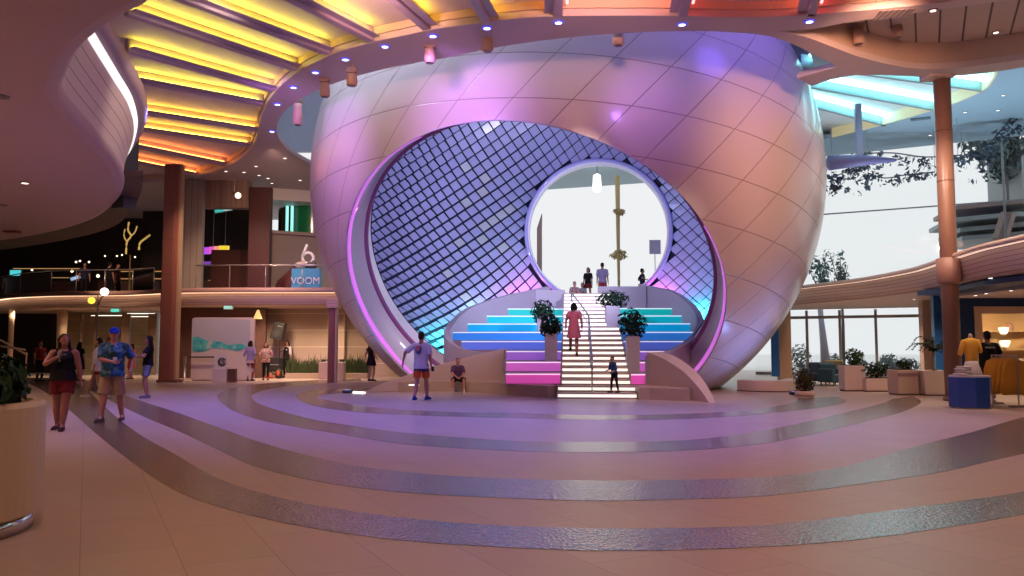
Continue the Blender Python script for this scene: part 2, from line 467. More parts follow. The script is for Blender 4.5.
def band(n, near, far, closed=False):
    a = resample(spline([G(*p) for p in near], 10), 90); b = resample(spline([G(*p) for p in far], 10), 90)
    m = MB(); m.prism([*[(p.x, p.y) for p in a], *[(p.x, p.y) for p in b[::-1]]], -.05, .004)
    m.build('trim_%d' % n, BAND, kind='structure')
band(1, [(10, 377.5), (34, 386), (55, 399), (75, 415), (94, 432), (125, 457), (160, 482), (195, 499.5), (256, 517), (318, 529.5), (384, 539), (448, 544.5), (512, 548), (612, 551.5), (704, 549.5), (768, 547), (843, 541.5), (918, 532), (1024, 514.5), (1150, 488)],
     [(60, 378), (82, 386), (107, 409), (136, 432), (175, 454.5), (212, 476), (256, 492), (318, 506), (384, 516), (448, 522.5), (512, 526.5), (612, 529), (704, 528), (768, 525.5), (843, 517), (918, 507), (1024, 492), (1150, 468)])
band(2, [(82, 386.5), (105, 398), (140, 415), (180, 432), (218, 450), (256, 467), (320, 482), (384, 491), (448, 495.5), (512, 498.5), (587, 501), (662, 500), (768, 496), (868, 483), (943, 472), (1000, 459), (1060, 446)],
     [(105, 385), (130, 397), (175, 412), (225, 430), (256, 441), (293, 452), (356, 466), (431, 474.5), (512, 479), (612, 481), (704, 479.5), (768, 477), (843, 467), (918, 446), (973, 432), (1010, 421), (1060, 408)])
band(3, [(360, 378.5), (300, 381), (256, 384.5), (230, 389), (217, 396), (230, 409), (256, 419), (290, 426), (333, 433), (406, 444.5), (512, 451), (587, 452.5), (662, 451.5), (712, 449), (768, 443), (818, 433), (870, 420.5), (905, 411), (921, 402), (912, 396)],
     [(362, 380.5), (315, 384), (278, 387.5), (256, 393), (252, 398), (262, 405), (306, 418), (350, 425.5), (406, 433), (512, 441), (587, 442), (662, 441.5), (712, 438), (768, 430), (815, 420), (850, 411.5), (880, 404), (893, 399)])
band(4, [(390, 387), (340, 389), (310, 391), (296, 396), (311, 405), (356, 412), (431, 415.8), (512, 418), (600, 420), (680, 419), (740, 416), (790, 411), (825, 407), (846, 402), (838, 397)],
     [(392, 389), (350, 392), (325, 394.5), (318, 398), (338, 402), (381, 408), (446, 412), (512, 413), (600, 415.5), (680, 414), (740, 411), (775, 406.5), (795, 402), (798, 398)])
# ceiling with the wells cut in it
BND = [(60, 190), (100, 187), (141, 183), (170, 181), (200, 175), (232, 164), (252, 147), (258, 131), (261, 117), (271, 97.5), (293.5, 75), (331, 55), (366, 44), (406, 35), (446, 27.5), (512, 19), (562, 16), (637, 15.5), (690, 16), (768, 17), (868, 10), (948, 2)]
bnd = spline([G(*p, CZ) for p in BND], 5)
slat_poly = [*bnd, V((12.5, 14)), V((13, 9)), V((10, 6)), V((-6, 6)), V((-22, 8)), V((-26, 34))]
rec_near = spline([G(*p, CZ) for p in [(778, 31.5), (812, 29), (845, 23), (880, 18), (930, 11), (1024, -2), (1080, -10)]], 5)
rec_far = spline([G(*p, CZ) for p in [(788, 32.5), (812, 39), (838, 49), (862, 57.5), (895, 65.5), (925, 69), (965, 67), (1024, 59), (1080, 48)]], 5)
rec_poly = [*rec_near, *rec_far[::-1]]
edge_r = spline([G(*p, CZ) for p in [(1100, 52), (1024, 67), (985, 73), (940, 77), (905, 76), (880, 75), (855, 75)]], 4)
tip = spline([G(*p, CZ) for p in [(855, 75), (830, 80), (812, 86)]], 4)[1:]
hole = []
HR = 10.45
a0 = atan2(tip[-1].y - PC.y, tip[-1].x - PC.x); 
hole_pts = [G(*p, CZ) for p in [(797, 78), (822, 71), (836, 66), (818, 57), (795, 45), (768, 36), (735, 32.5), (702, 31)]]
a1 = atan2(hole_pts[-1].y - PC.y, hole_pts[-1].x - PC.x); r1 = (hole_pts[-1] - V((PC.x, PC.y, CZ))).length
arc = []
for k in range(1, 61):
    a = a1 - (a1 + R(235)) * k / 60 if False else a1 + (R(-240) - a1) * k / 60
    f = min(1, k / 12); rr = r1 + (HR - r1) * f
    arc.append(V((PC.x + cos(a) * rr, PC.y + sin(a) * rr, CZ)))
outer = [(-39, -13), (35, -13), (35, edge_r[0].y), *edge_r, *tip, *spline(hole_pts, 3), *arc, (-4, 47), (-39, 47)]
CEIL = mat('ceiling_paint', (.60, .50, .50), .55, var=.03, scale=.5)
mb = MB(); mb.plate([outer, slat_poly, rec_poly], CZ, .16); mb.build('ceiling', CEIL, kind='structure', merge=False)
# fascia around the lit slat well
FASC = mat('well_fascia', (.66, .50, .36), .5)
mb = MB(); mb.ribbon(bnd, CZ + .16, CZ + .34, -.06); mb.build('trim_5', FASC, kind='structure')
PANEL = mat('slat_well_panel', (.74, .62, .66), .6, var=.03)
mb = MB(); mb.plate([[(p.x, p.y) for p in slat_poly]], CZ + .34, .1); mb.build('ceiling', PANEL, kind='structure')
mb = MB(); mb.plate([[(p.x, p.y) for p in rec_poly]], CZ + .72, .1)
mb.build('ceiling', stripes_mat('slotted_ceiling', (.50, .42, .38), (.10, .07, .06), (.89, -.46), .55, .09), kind='structure')
mb = MB(); mb.ribbon(rec_far, CZ + .16, CZ + .72, .05); mb.ribbon(rec_near, CZ + .16, CZ + .72, -.05); mb.build('trim_6', mat('recess_side', (.55, .40, .32), .6), kind='structure')
# beams fanned across the well, each with its light tube
BEAMS = [((823, -30), (811, 17), 3), ((693, -30), (683, 17), 3), ((560, -30), (558, 17), 2), ((448, -40), (486, 22), 1), ((345, -40), (426, 30), 1), ((248, -20), (371, 42), 0),
         ((150, -10), (328, 55), 0), ((126, 15), (296, 71), 0), ((126, 52), (273, 92), 0), ((126, 81), (262, 106), 0), ((126, 112), (258, 132), 1), ((126, 129), (250, 147), 1), ((126, 146), (225, 166), 2), ((126, 162), (196, 176), 2)]
TUBE = [(1, .93, .08), (1, .66, .06), (1, .32, .06), (1, .20, .10)]
POS = ['over the round opening of the hall', 'second from the right end']
BEAM = mat('beam_paint', (.50, .40, .50), .5, var=.03)
bl = ['rightmost of the ceiling beams over the pearl, lit red orange', 'ceiling beam second from the right over the pearl, lit red orange', 'straight ceiling beam above the middle of the pearl, lit orange',
      'slanting ceiling beam just left of the middle one, lit yellow', 'slanting ceiling beam fifth from the right of the light well, lit yellow', 'long slanting ceiling beam sixth from the right, with a bright yellow tube',
      'long ceiling beam seventh from the right, with a bright yellow tube', 'long ceiling beam with a yellow tube, nearest the curved white balcony corner', 'ceiling beam with a yellow tube, second farther from the balcony corner',
      'ceiling beam with a yellow tube, third farther from the balcony corner', 'ceiling beam with an orange yellow tube, fourth farthest in the light well', 'ceiling beam with an orange yellow tube, third farthest in the light well',
      'short ceiling beam with a red orange tube, second farthest in the light well', 'shortest and farthest ceiling beam of the light well, lit red orange']
for i, (a, b, c) in enumerate(BEAMS):
    p, q = G(*a, CZ), G(*b, CZ); d = (q - p).normalized()
    if i <= 2: p = q - d * 9
    elif i < 7: p = p - d * 2
    root = empty('ceiling_beam', ((p.x + q.x) / 2, (p.y + q.y) / 2, CZ), bl[i], 'beam', 'beams across the lit ceiling well')
    L = (q - p).length; mid = (p + q) / 2; rz = atan2(d.y, d.x)
    mb = MB(); mb.box((mid.x, mid.y, CZ + .17), (L, .22, .34), rz); mb.build('beam_box', BEAM, root, bevel=.03)
    nrm = V((-d.y, d.x, 0)); nrm = nrm if nrm.dot(V((0, 0, 0)) - mid) > 0 else -nrm
    m2 = mid + nrm * .22
    mb = MB(); mb.box((m2.x - nrm.x * .02, m2.y - nrm.y * .02, CZ + .085), (L - .1, .22, .02), rz); mb.build('light_shelf', BEAM, root)
    m2 = mid + nrm * .155; mb = MB(); mb.cone((m2 - d * (L * .5 - .1)) + V((0, 0, .125)), (m2 + d * (L * .46)) + V((0, 0, .125)), .026, seg=8)
    mb.build('light_tube', lamp_mat('tube_%d' % c, TUBE[c], [17, 16, 15, 12][c]), root, smooth=True)
    if i < 3:
        m3 = mid - nrm * .20; mb = MB(); mb.cone((m3 - d * (L * .5 - .1)) + V((0, 0, .20)), (m3 + d * (L * .47)) + V((0, 0, .20)), .03, seg=8)
        mb.build('light_tube', lamp_mat('tube_red_%d' % min(i, 12), (1, .10, .10), 9), root, smooth=True)
# enclosing walls
DARKW = mat('wall_dark_brown', (.075, .045, .04), .6)
WARMW = mat('wall_warm_paint', (.48, .36, .30), .6)
mb = MB(); mb.box((-2, -13.5, 5), (78, .3, 10.5)); mb.build('wall_near', WARMW, kind='structure')
mb = MB(); mb.box((-39.5, 17, 5), (.3, 62, 10.5)); mb.build('wall_left', DARKW, kind='structure')
mb = MB(); mb.box((35.5, 7, 5), (.3, 42, 10.5)); mb.build('wall_right', WARMW, kind='structure')
# roof well above the pearl
UP = mat('upper_well_paint', (.62, .66, .74), .6)
mb = MB(); mb.plate([[(-12, 15), (12.6, 15), (12.6, 39.8), (-12, 39.8)]], 17.6, .2); mb.build('ceiling', UP, kind='structure')
mb = MB(); mb.box((-12, 27.4, 13.6), (.2, 25, 8.0)); mb.box((.3, 14.9, 13.6), (24.6, .2, 8.0)); mb.box((.3, 39.8, 14.4), (24.6, .2, 6.4)); mb.box((12.5, 27.4, 14.7), (.2, 25, 6.0)); mb.build('wall_upper', UP, kind='structure')
# ---------------------------------------------------------------- grand staircase, terraces, wings
NST, RISE, TREAD = 22, .165, .5
SK = -.10                                  # riser lines run slightly towards the viewer on the right
S0 = V((G(597, 399).x, G(597, 399).y, 0)); SDIR = V((.075, 1, 0))
def st_pt(u, s):                           # u metres across, s metres up the run
    return S0 + SDIR * s + V((u, u * SK, 0))
TOPZ = NST * RISE
STONE = mat('stair_stone', (.42, .33, .31), .5, var=.08, scale=3)
RISERL = lamp_mat('riser_led', (1.0, .93, .80), 1.05)
stairs = empty('staircase', (S0.x, S0.y + 4, 0), 'straight flight of stone steps with glowing white risers into the pearl', 'stairs')
def half(k): return 1.12 if k < 2 else 1.02
for k in range(NST):
    s0, s1 = k * TREAD, NST * TREAD
    h = half(k)
    mb = MB(); mb.prism([st_pt(-h, s0), st_pt(h, s0), st_pt(h, s0 + TREAD * 1.02), st_pt(-h, s0 + TREAD * 1.02)], max(0, (k - 1) * RISE), (k + 1) * RISE)
    stp = mb.build('step', STONE, stairs)
    mb = MB(); a, b = st_pt(-h + .04, s0), st_pt(h - .04, s0); n = V((0, -.018, 0))
    z0, z1 = k * RISE + .05, (k + 1) * RISE - .04
    mb.box(((a + b) / 2 + n * .5 + V((0, 0, (z0 + z1) / 2))), ((b - a).length, .018, z1 - z0), atan2(b.y - a.y, b.x - a.x))
    mb.build('step_light', RISERL, stp)
STEEL = mat('brushed_steel', (.55, .52, .55), .3, metal=.9, var=.05)
rail = []
def z_at(s): return max(0, min(NST, s / TREAD)) * RISE
mb = MB()
def ru(s): return -.12 if s < 4.6 else -.12 - .6 * (s - 4.6) / 3.0
path = [st_pt(ru(s), s) + V((0, 0, z_at(s) + 1.0)) for s in [.45 + .5 * i for i in range(15)]]
path = [path[0] + V((0, -.12, -.35)), path[0] + V((0, -.16, -.1)), *path, path[-1] + V((0, .12, -.1))]
mb.tube(path, .026); hr = mb.build('handrail', STEEL, stairs, smooth=True)
mb = MB(); mb.tube([p + V((0, 0, -.28)) for p in path[2:-1]], .016); mb.build('lower_rail', STEEL, hr, smooth=True)
for i, s in enumerate([.5, 2.5, 4.6, 7.45]):
    p = st_pt(ru(s), s); z = z_at(s) - .05
    mb = MB(); mb.cone(p + V((0, 0, z)), p + V((0, 0, z_at(s) + 1.0)), .024, seg=8); mb.cone(p + V((0, 0, z)), p + V((0, 0, z + .07)), .06, seg=10); mb.build('rail_post', STEEL, hr, smooth=True)
# parapet plan curves with top heights
def zc(p, z): return V((p.x, p.y, z))
PL = [W(509, 352, 27.25), W(480, 352, 27.4), W(459, 346, 27.6), W(450, 334, 28.1), W(456, 321, 28.9), W(472, 307.5, 30.0), W(500, 297.5, 31.6), W(525, 291.5, 32.8), W(550, 286, 33.8)]
PRR = [W(645, 356, 23.6), W(668, 350, 24.8), W(688, 338, 26.0), W(697, 323, 27.4), W(691, 307, 29.2), W(672, 292, 31.6), W(655, 287.5, 32.8), W(638, 284, 33.8)]
PLs, PRs = spline(PL, 6), spline(PRR, 6)
PARA = mat('parapet_paint', (.40, .37, .43), .5, var=.03)
def parapet(pts, sign):
    rr = []
    for i, p in enumerate(pts):
        d = pts[min(i + 1, len(pts) - 1)] - pts[max(i - 1, 0)]; d.z = 0; d.normalize(); n = V((-d.y, d.x, 0)) * sign * .22
        b = max(.15, p.z - 1.35)
        rr.append([zc(p, b), p.copy(), p + n, zc(p + n, b)])
    m = MB(); m.rings(rr); return m
PEND = parapet(PLs, 1).build('parapet_wall', PARA, stairs, smooth=False)
parapet(PRs, -1).build('parapet_wall', PARA, stairs)
def x_on(pts, y):
    for a, b in zip(pts, pts[1:]):
        if (a.y - y) * (b.y - y) <= 0 and abs(a.y - b.y) > 1e-6: return a.x + (b.x - a.x) * (y - a.y) / (b.y - a.y)
    return pts[0].x if y < pts[0].y else pts[-1].x
# terraces: tier k riser front y, top z
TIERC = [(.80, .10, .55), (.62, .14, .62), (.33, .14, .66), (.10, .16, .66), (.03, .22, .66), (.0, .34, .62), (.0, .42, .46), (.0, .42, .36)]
TFACE = []
TREADM = mat('terrace_stone', (.36, .31, .38), .5, var=.06)
tl = S0.x
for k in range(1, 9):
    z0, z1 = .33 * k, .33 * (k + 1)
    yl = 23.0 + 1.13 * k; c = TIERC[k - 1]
    for side in (-1, 1):
        P = PLs if side < 0 else PRs
        ye = 33.6
        yk = yl - (0 if side < 0 else .35)
        xi = lambda y: S0.x + (y - S0.y) * .075 + side * 1.03
        Ls = [V((x_on(P, y), y, 0)) for y in [yk + (ye - yk) * i / 10 for i in range(11)]]
        Ls = [V((p.x + .1 * side, p.y, 0)) for p in Ls]
        poly = [V((xi(yk), yk, 0)), *Ls, V((xi(ye), ye, 0))]
        mb = MB(); mb.prism(poly, max(.1, z0 - .05), z1)
        tr = mb.build('terrace_tier', TREADM, stairs)
        a, b = V((Ls[0].x, yk, 0)), V((xi(yk), yk, 0))
        if (b - a).length < .3: continue
        mid = (a + b) / 2; L = abs(b.x - a.x) - .04
        mb = MB(); mb.box((mid.x, yk - .012, (z0 + z1) / 2 - .02), (L, .02, .25)); mb.build('lit_riser', lamp_mat('tier_glow_%d' % k, c, .46), tr)  # riser face emits to stand for the strip's coloured wash
        mb = MB(); mb.box((mid.x, yk - .03, z1 - .035), (L, .03, .035)); mb.build('light_strip', lamp_mat('tier_strip_%d' % k, tuple(.45 + .55 * x for x in c), 1.1), tr)
# landing at the top
mb = MB(); mb.prism([(-.2, 33.45), (6.1, 33.45), (7.2, 35), (6.9, 40.5), (.9, 40.5), (.3, 35)], TOPZ - .25, TOPZ - .005); mb.build('landing', STONE, stairs)
p0, p1 = W(598, 286.5, 33.3), W(645, 285.5, 33.5)
mb = MB(); mb.prism([(p0.x, 33.2), (p1.x, 33.2), (p1.x, 33.4), (p0.x, 33.4)], 2.6, p0.z); mb.build('parapet_wall', PARA, stairs)
p0, p1 = W(536, 290, 33.3), W(565, 288, 33.3)
mb = MB(); mb.prism([(p0.x, 33.25), (p1.x, 33.25), (p1.x, 33.4), (p0.x, 33.4)], 2.6, p0.z); mb.build('parapet_wall', PARA, stairs)
# bowed stone plinth
TAN = mat('plinth_stone', (.46, .34, .28), .5, var=.06, scale=2)
front = spline([G(398, 392.5), G(440, 391.5), G(490, 393.5), G(530, 396.5), G(560, 398.2), G(600, 399), G(640, 399.6), G(690, 401.5)], 5)
def clip_front(sgn): return [p for p in front if (p.x - (S0.x + sgn * 1.14)) * sgn > 0.05]
fl, fr = clip_front(-1), clip_front(1)
lx, rx = S0.x - 1.13, S0.x + 1.13
for pts in ([*fl, V((lx, fl[-1].y - .02, 0)), V((lx, 27.6, 0)), V((-.4, 27.6, 0)), V((-3.4, 26.3, 0))], [V((rx, fr[0].y + .02, 0)), *fr, V((5.0, 24.5, 0)), V((4.2, 26, 0)), V((rx, 26, 0))]):
    mb = MB(); mb.prism(pts, 0, .33); mb.build('plinth', TAN, stairs)
# wing walls
WING = mat('wing_paint', (.55, .41, .39), .45, var=.04)
def wing(tops, off):
    rr = []
    for p in tops:
        q = V((p.x, p.y, 0)); o = V(off) * (.35 + .65 * min(1, p.z / 1.2))
        rr.append([q, p.copy(), p + o, q + o])
    m = MB(); m.rings(rr); return m.build('wing_wall', WING, stairs, bevel=.02)
wing(spline([W(366, 391, 25.7), W(386, 382.5, 25.9), W(410, 374, 26.1), W(440, 364.5, 26.4), W(470, 356.5, 26.7), W(504, 348.5, 27.0)], 4), (.10, .45, 0))
wing(spline([W(647, 352, 23.6), W(662, 358, 23.0), W(680, 369, 22.3), W(692, 380, 21.8), W(702, 392, 21.4), W(709, 402.3, 21.1)], 4), (.5, .15, 0))
LEDW = lamp_mat('floor_led', (1.0, .93, .85), 2.2)
p = G(359, 393.5); mb = MB(); mb.box((p.x, p.y, .03), (.45, .10, .05), R(-35)); mb.build('floor_light', LEDW, stairs)
for px, py in ((414, 385),):
    p = W(px, py, 24.4); mb = MB(); mb.box((p.x, p.y, p.z), (.3, .06, .035)); mb.build('floor_light', LEDW, stairs)
# ---------------------------------------------------------------- balcony lobe at upper left
LZ = 5.6
LOBE = [(150, -26), (132, 0), (100, 17), (62, 50), (48, 78), (45, 93), (55, 110), (87, 144), (107, 166), (114, 186), (107, 204), (87, 219), (50, 231), (0, 240), (-70, 246)]
lb = spline([G(*p, LZ) for p in LOBE], 7)
LOBEM = mat('lobe_soffit', (.60, .44, .41), .6, var=.03)
lobe_poly = [*lb, V((-38.5, 34, 0)), V((-38.5, 2, 0)), V((-5, 2, 0))]
mb = MB(); mb.plate([lobe_poly], LZ, .12); mb.build('ceiling', LOBEM, kind='structure')
def offset(path, d):
    out = []
    for i, p in enumerate(path):
        t = path[min(i + 1, len(path) - 1)] - path[max(i - 1, 0)]; t.z = 0; t.normalize(); out.append(V((p.x + t.y * d, p.y - t.x * d, p.z)))
    return out
# rounded lip of the soffit, then leaning board fascia, light strip, cap
def flare(path, prof):
    """prof: list of (outward offset, height)"""
    return [[q + V((0, 0, z - LZ)) for q in offset(path, o)] for o, z in prof]
so = .06
balc = empty('curved_balcony_front', (lb[40].x, lb[40].y, LZ), 'white boarded S shaped balcony front with a bright light line, upper left', 'balcony')
mb = MB(); mb.rings(flare(lb, [(0, LZ), (.16, LZ + .03), (.24, LZ + .14), (.20, LZ + .26)]), False, False); mb.build('soffit_lip', LOBEM, balc, smooth=True)
BOARD = stripes_mat('white_boards', (.74, .63, .58), (.22, .15, .13), 'Z', .24, .07, off=.0)
mb = MB(); mb.rings(flare(lb, [(.20, LZ + .26), (.25, LZ + .8), (.42, LZ + 1.42)]), False, False); mb.build('board_front', BOARD, balc, smooth=True)
mb = MB(); mb.rings(flare(lb, [(.42, LZ + 1.42), (.47, LZ + 1.44), (.50, LZ + 1.60), (.46, LZ + 1.62)]), False, False); mb.build('light_strip', lamp_mat('balcony_led', (1, .95, .9), 1.1), balc, smooth=True)
mb = MB(); mb.rings(flare(lb, [(.46, LZ + 1.62), (.60, LZ + 1.66), (.72, LZ + 1.90), (.5, LZ + 1.98), (.05, LZ + 1.8)]), False, False); mb.build('top_cap', mat('cap_paint', (.42, .32, .36), .5), balc, smooth=True)
# second soffit behind and below the lobe, its shade put into the colour
DKS = mat('shaded_soffit', (.10, .065, .06), .6)
lo2 = spline([G(*p, 5.85) for p in [(143, 176), (140, 195), (128, 216), (105, 230), (60, 241), (0, 250), (-70, 256)]], 7)
inn = [q for q in offset(lb, -.35) if q.y > 20.5]
mb = MB(); mb.prism([*lo2, *inn[::-1]], 5.85, 6.0); mb.build('ceiling', DKS, kind='structure')
p = G(135, 190, 6.2)
mb = MB(); q0, q1 = G(127, 183, 5.6), G(142, 183, 5.6)
mb.box((-11.45, 23.4, 7.3), (.44, .5, 3.6), R(-20)); mb.build('column', mat('dark_green_column', (.05, .06, .05), .5), label='dark square column at the end of the white boarded balcony front', cat='column')
# small lights and a vent in the lobe soffit
for i, (px, py) in enumerate(((25, 182.5), (2, 96), (3, 205))):
    g = G(px, py, LZ); mb = MB(); mb.lathe([(.09, -.02), (.11, -.03), (.12, 0)], g, 16)
    r = empty('downlight', g, ['small glowing downlight in the brown soffit', 'unlit ring downlight at the left picture edge of the brown soffit', 'faint ring light in the lower part of the brown soffit'][i], 'light', 'lights in the brown soffit')
    mb.build('trim_ring', mat('fixture_grey', (.35, .27, .26), .5), r, smooth=True)
    mb = MB(); mb.lathe([(.08, -.025), (.02, -.026)], g, 16); mb.build('lens', lamp_mat('lens_warm', (1, .85, .7), 3.0) if i == 0 else mat('lens_off', (.3, .2, .18), .4), r)
g = G(12, 231, LZ); mb = MB(); mb.box(g + V((0, 0, -.03)), (.5, .3, .06)); mb.build('smoke_detector', mat('detector_red', (.25, .07, .06), .5), label='small dark red box fixed under the brown soffit', cat='detector')
# ---------------------------------------------------------------- second floor, left side
F2 = 3.78
FASL = spline([W(-60, 312, 42), W(0, 300, 40), W(22, 295.5, 38), W(60, 294, 36.6), (W(128, 293, 36)), W(150, 292.5, 35.4), W(182, 291, 34.4), W(230, 290.5, 34), W(300, 290.5, 34), W(334, 291, 34.0), W(352, 292, 34.2)], 6)
for p in FASL: p.z = 0
fl = [(p.x, p.y) for p in FASL]
SOFF = mat('soffit_warm', (.52, .38, .30), .6)
mb = MB(); mb.prism([*fl, (-6.5, 42), (-39, 47), (-39, 42)], 3.2, F2); mb.build('ceiling', SOFF, kind='structure')
BRD2 = stripes_mat('warm_boards', (.66, .48, .40), (.30, .18, .14), 'Z', .11, .12)
fb = empty('balcony_front', (FASL[30].x, FASL[30].y, 3.2), 'long warm boarded balcony front with glowing top line, left of the pearl', 'balcony')
def fl_rows(path, prof, sg=1): return [[V((q.x, q.y, z)) for q in offset(path, o * sg)] for o, z in prof]
mb = MB(); mb.rings(fl_rows(FASL, [(.02, 3.2), (.07, 3.17), (.13, 3.24), (.19, 3.42), (.25, 3.70)], 1), False, False); mb.build('board_front', BRD2, fb, smooth=True)
mb = MB(); mb.rings(fl_rows(FASL, [(.25, 3.70), (.28, 3.715), (.46, 3.715), (.48, 3.70)]), False, False); mb.build('light_strip', lamp_mat('fascia_led', (1, .66, .42), 2.2), fb)
mb = MB(); mb.rings(fl_rows(FASL, [(.48, 3.70), (.52, 3.73), (.48, 3.90), (.2, 3.93), (.02, 3.80)]), False, False); mb.build('top_cap', mat('cap_warm', (.42, .26, .22), .5), fb, smooth=True)
# glass railing on top
GLASS = None
def glass_mat():
    m = bpy.data.materials.new('clear_glass'); n, l = nodes_of(m)
    b = n['Principled BSDF']; out = n['Material Output']
    tr = n.new('ShaderNodeBsdfTransparent'); tr.inputs[0].default_value = (.95, .975, .97, 1)
    gl = n.new('ShaderNodeBsdfGlossy'); gl.inputs['Roughness'].default_value = .03
    fr = n.new('ShaderNodeFresnel'); fr.inputs[0].default_value = 1.35; nz = n.new('ShaderNodeTexNoise'); nz.inputs['Scale'].default_value = 2
    mx = n.new('ShaderNodeMixShader'); l.new(fr.outputs[0], mx.inputs[0]); l.new(tr.outputs[0], mx.inputs[1]); l.new(gl.outputs[0], mx.inputs[2]); l.new(mx.outputs[0], out.inputs[0])
    return m
GLASS = glass_mat()
def railing(path, z, h, n, label, m_post=STEEL):
    r = empty('glass_railing', (path[len(path) // 2].x, path[len(path) // 2].y, z), label, 'railing')
    P = resample(path, n)
    mb = MB(); mb.tube([p + V((0, 0, z + h)) for p in P], .025); mb.build('top_rail', m_post, r, smooth=True)
    for p in P[::1]:
        mb = MB(); mb.cone((p.x, p.y, z), (p.x, p.y, z + h), .022, seg=8); mb.build('post', m_post, r, smooth=True)
    mb = MB(); mb.ribbon(P, z + .08, z + h - .08); mb.build('glass', GLASS, r)
    return r
rp = offset(FASL, .05)
railing([p for p in rp if -20.8 > p.x > -33], F2, 1.12, 5, 'glass balcony railing at the far left in front of the dark bar')
railing([p for p in rp if -15.6 > p.x > -21.5], F2, 1.12, 5, 'glass balcony railing just left of the big red brown column')
railing([p for p in rp if -7.3 > p.x > -13.8], F2, 1.12, 5, 'glass balcony railing between the red brown column and the pearl')
# back of the second floor
mb = MB(); mb.box((-27, 46.6, 6.3), (24, .3, 5.2)); mb.build('wall_rear', mat('bar_back', (.04, .022, .02), .5), kind='structure')
GREYW = stripes_mat('grey_ribbed', (.34, .29, .26), (.22, .18, .16), 'X', .28, .12, .6)
DRED = mat('dark_red_panel', (.06, .013, .013), .5, var=.08)
def slab(px0, px1, Y, z0, z1, th, m, name, **k):
    a, b = W(px0, 300, Y).x, W(px1, 300, Y).x
    mb = MB(); mb.box(((a + b) / 2, Y + th / 2, (z0 + z1) / 2), (b - a, th, z1 - z0)); return mb.build(name, m, **k)
slab(177, 200, 35.2, F2, CZ - .02, .3, GREYW, 'pier', label='grey ribbed pier beside the tall red brown column upstairs', cat='pier')
slab(199.5, 246, 35.6, 7.65, CZ, .5, stripes_mat('brown_ribbed', (.26, .17, .14), (.17, .10, .08), 'X', .24, .12, .6), 'wall_lintel', kind='structure')
slab(247, 268, 35.4, F2, CZ - .35, .4, DRED, 'pier', label='dark red square pier upstairs, left of the green glass drum', cat='pier')
slab(210, 250, 38.5, F2, 6.1, .3, mat('dark_red_wall', (.09, .025, .022), .5), 'wall_inner', kind='structure')
slab(196, 250, 43.0, F2, CZ, .3, mat('black_wall', (.018, .012, .012), .5), 'wall_inner', kind='structure')
slab(140, 176, 44.0, F2, CZ, .3, mat('black_wall2', (.022, .013, .012), .5), 'wall_inner', kind='structure')
GREYP = mat('grey_plaster', (.36, .31, .28), .6)
a = W(268, 300, 37.5).x; b = W(345, 300, 39.5).x
mb = MB(); mb.prism([(a, 37.5), (b, 39.2), (b, 39.4), (a, 37.7)], F2, 6.75); mb.build('wall_gallery', GREYP, kind='structure')
mb = MB(); mb.prism([(a, 37.3), (b, 39.0), (b, 43), (a, 43)], 6.75, 6.9); mb.build('trim_7', mat('ledge_grey', (.40, .35, .33), .5), kind='structure')
mb = MB(); mb.prism([(a, 37.3), (b, 38.6), (b, 42.5), (a, 42.5)], 8.35, 8.9); mb.build('trim_8', mat('white_soffit', (.68, .66, .66), .5), kind='structure')
mb = MB(); mb.box((a + 2.5, 43, 7.6), (7, .2, 1.7)); mb.build('wall_gallery', mat('green_black', (.02, .06, .04), .4), kind='structure')
# curved green glass drum
dr = empty('glass_drum', ((a + b) / 2 - .5, 40.3, 6.9), 'dark to green curved glass drum glowing with a pale vertical light', 'glass drum')
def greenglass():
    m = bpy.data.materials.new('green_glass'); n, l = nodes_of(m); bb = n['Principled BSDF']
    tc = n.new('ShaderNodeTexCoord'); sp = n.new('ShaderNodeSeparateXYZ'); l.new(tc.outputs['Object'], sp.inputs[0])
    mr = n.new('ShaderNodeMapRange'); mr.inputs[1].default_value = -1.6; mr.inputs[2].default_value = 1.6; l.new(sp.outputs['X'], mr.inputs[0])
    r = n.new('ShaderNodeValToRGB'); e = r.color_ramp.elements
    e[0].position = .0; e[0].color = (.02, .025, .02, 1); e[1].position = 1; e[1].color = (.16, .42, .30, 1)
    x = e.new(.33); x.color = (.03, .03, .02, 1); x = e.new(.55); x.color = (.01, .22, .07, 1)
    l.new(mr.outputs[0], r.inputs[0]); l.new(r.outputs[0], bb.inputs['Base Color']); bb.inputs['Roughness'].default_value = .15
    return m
cx = (a + b) / 2 - .3
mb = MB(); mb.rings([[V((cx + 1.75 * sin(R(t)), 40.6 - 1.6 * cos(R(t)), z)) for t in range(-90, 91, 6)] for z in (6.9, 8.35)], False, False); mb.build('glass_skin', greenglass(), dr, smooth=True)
for k, dx in enumerate((-.20, .12)):
    x = W(288 + k * 5, 215, 39).x
    mb = MB(); mb.cone((x, 38.85, 6.95), (x, 38.85, 8.3), .07, seg=8); mb.build('light_tube', lamp_mat('drum_tube', (.35, .9, .85), 1.0), dr, smooth=True)
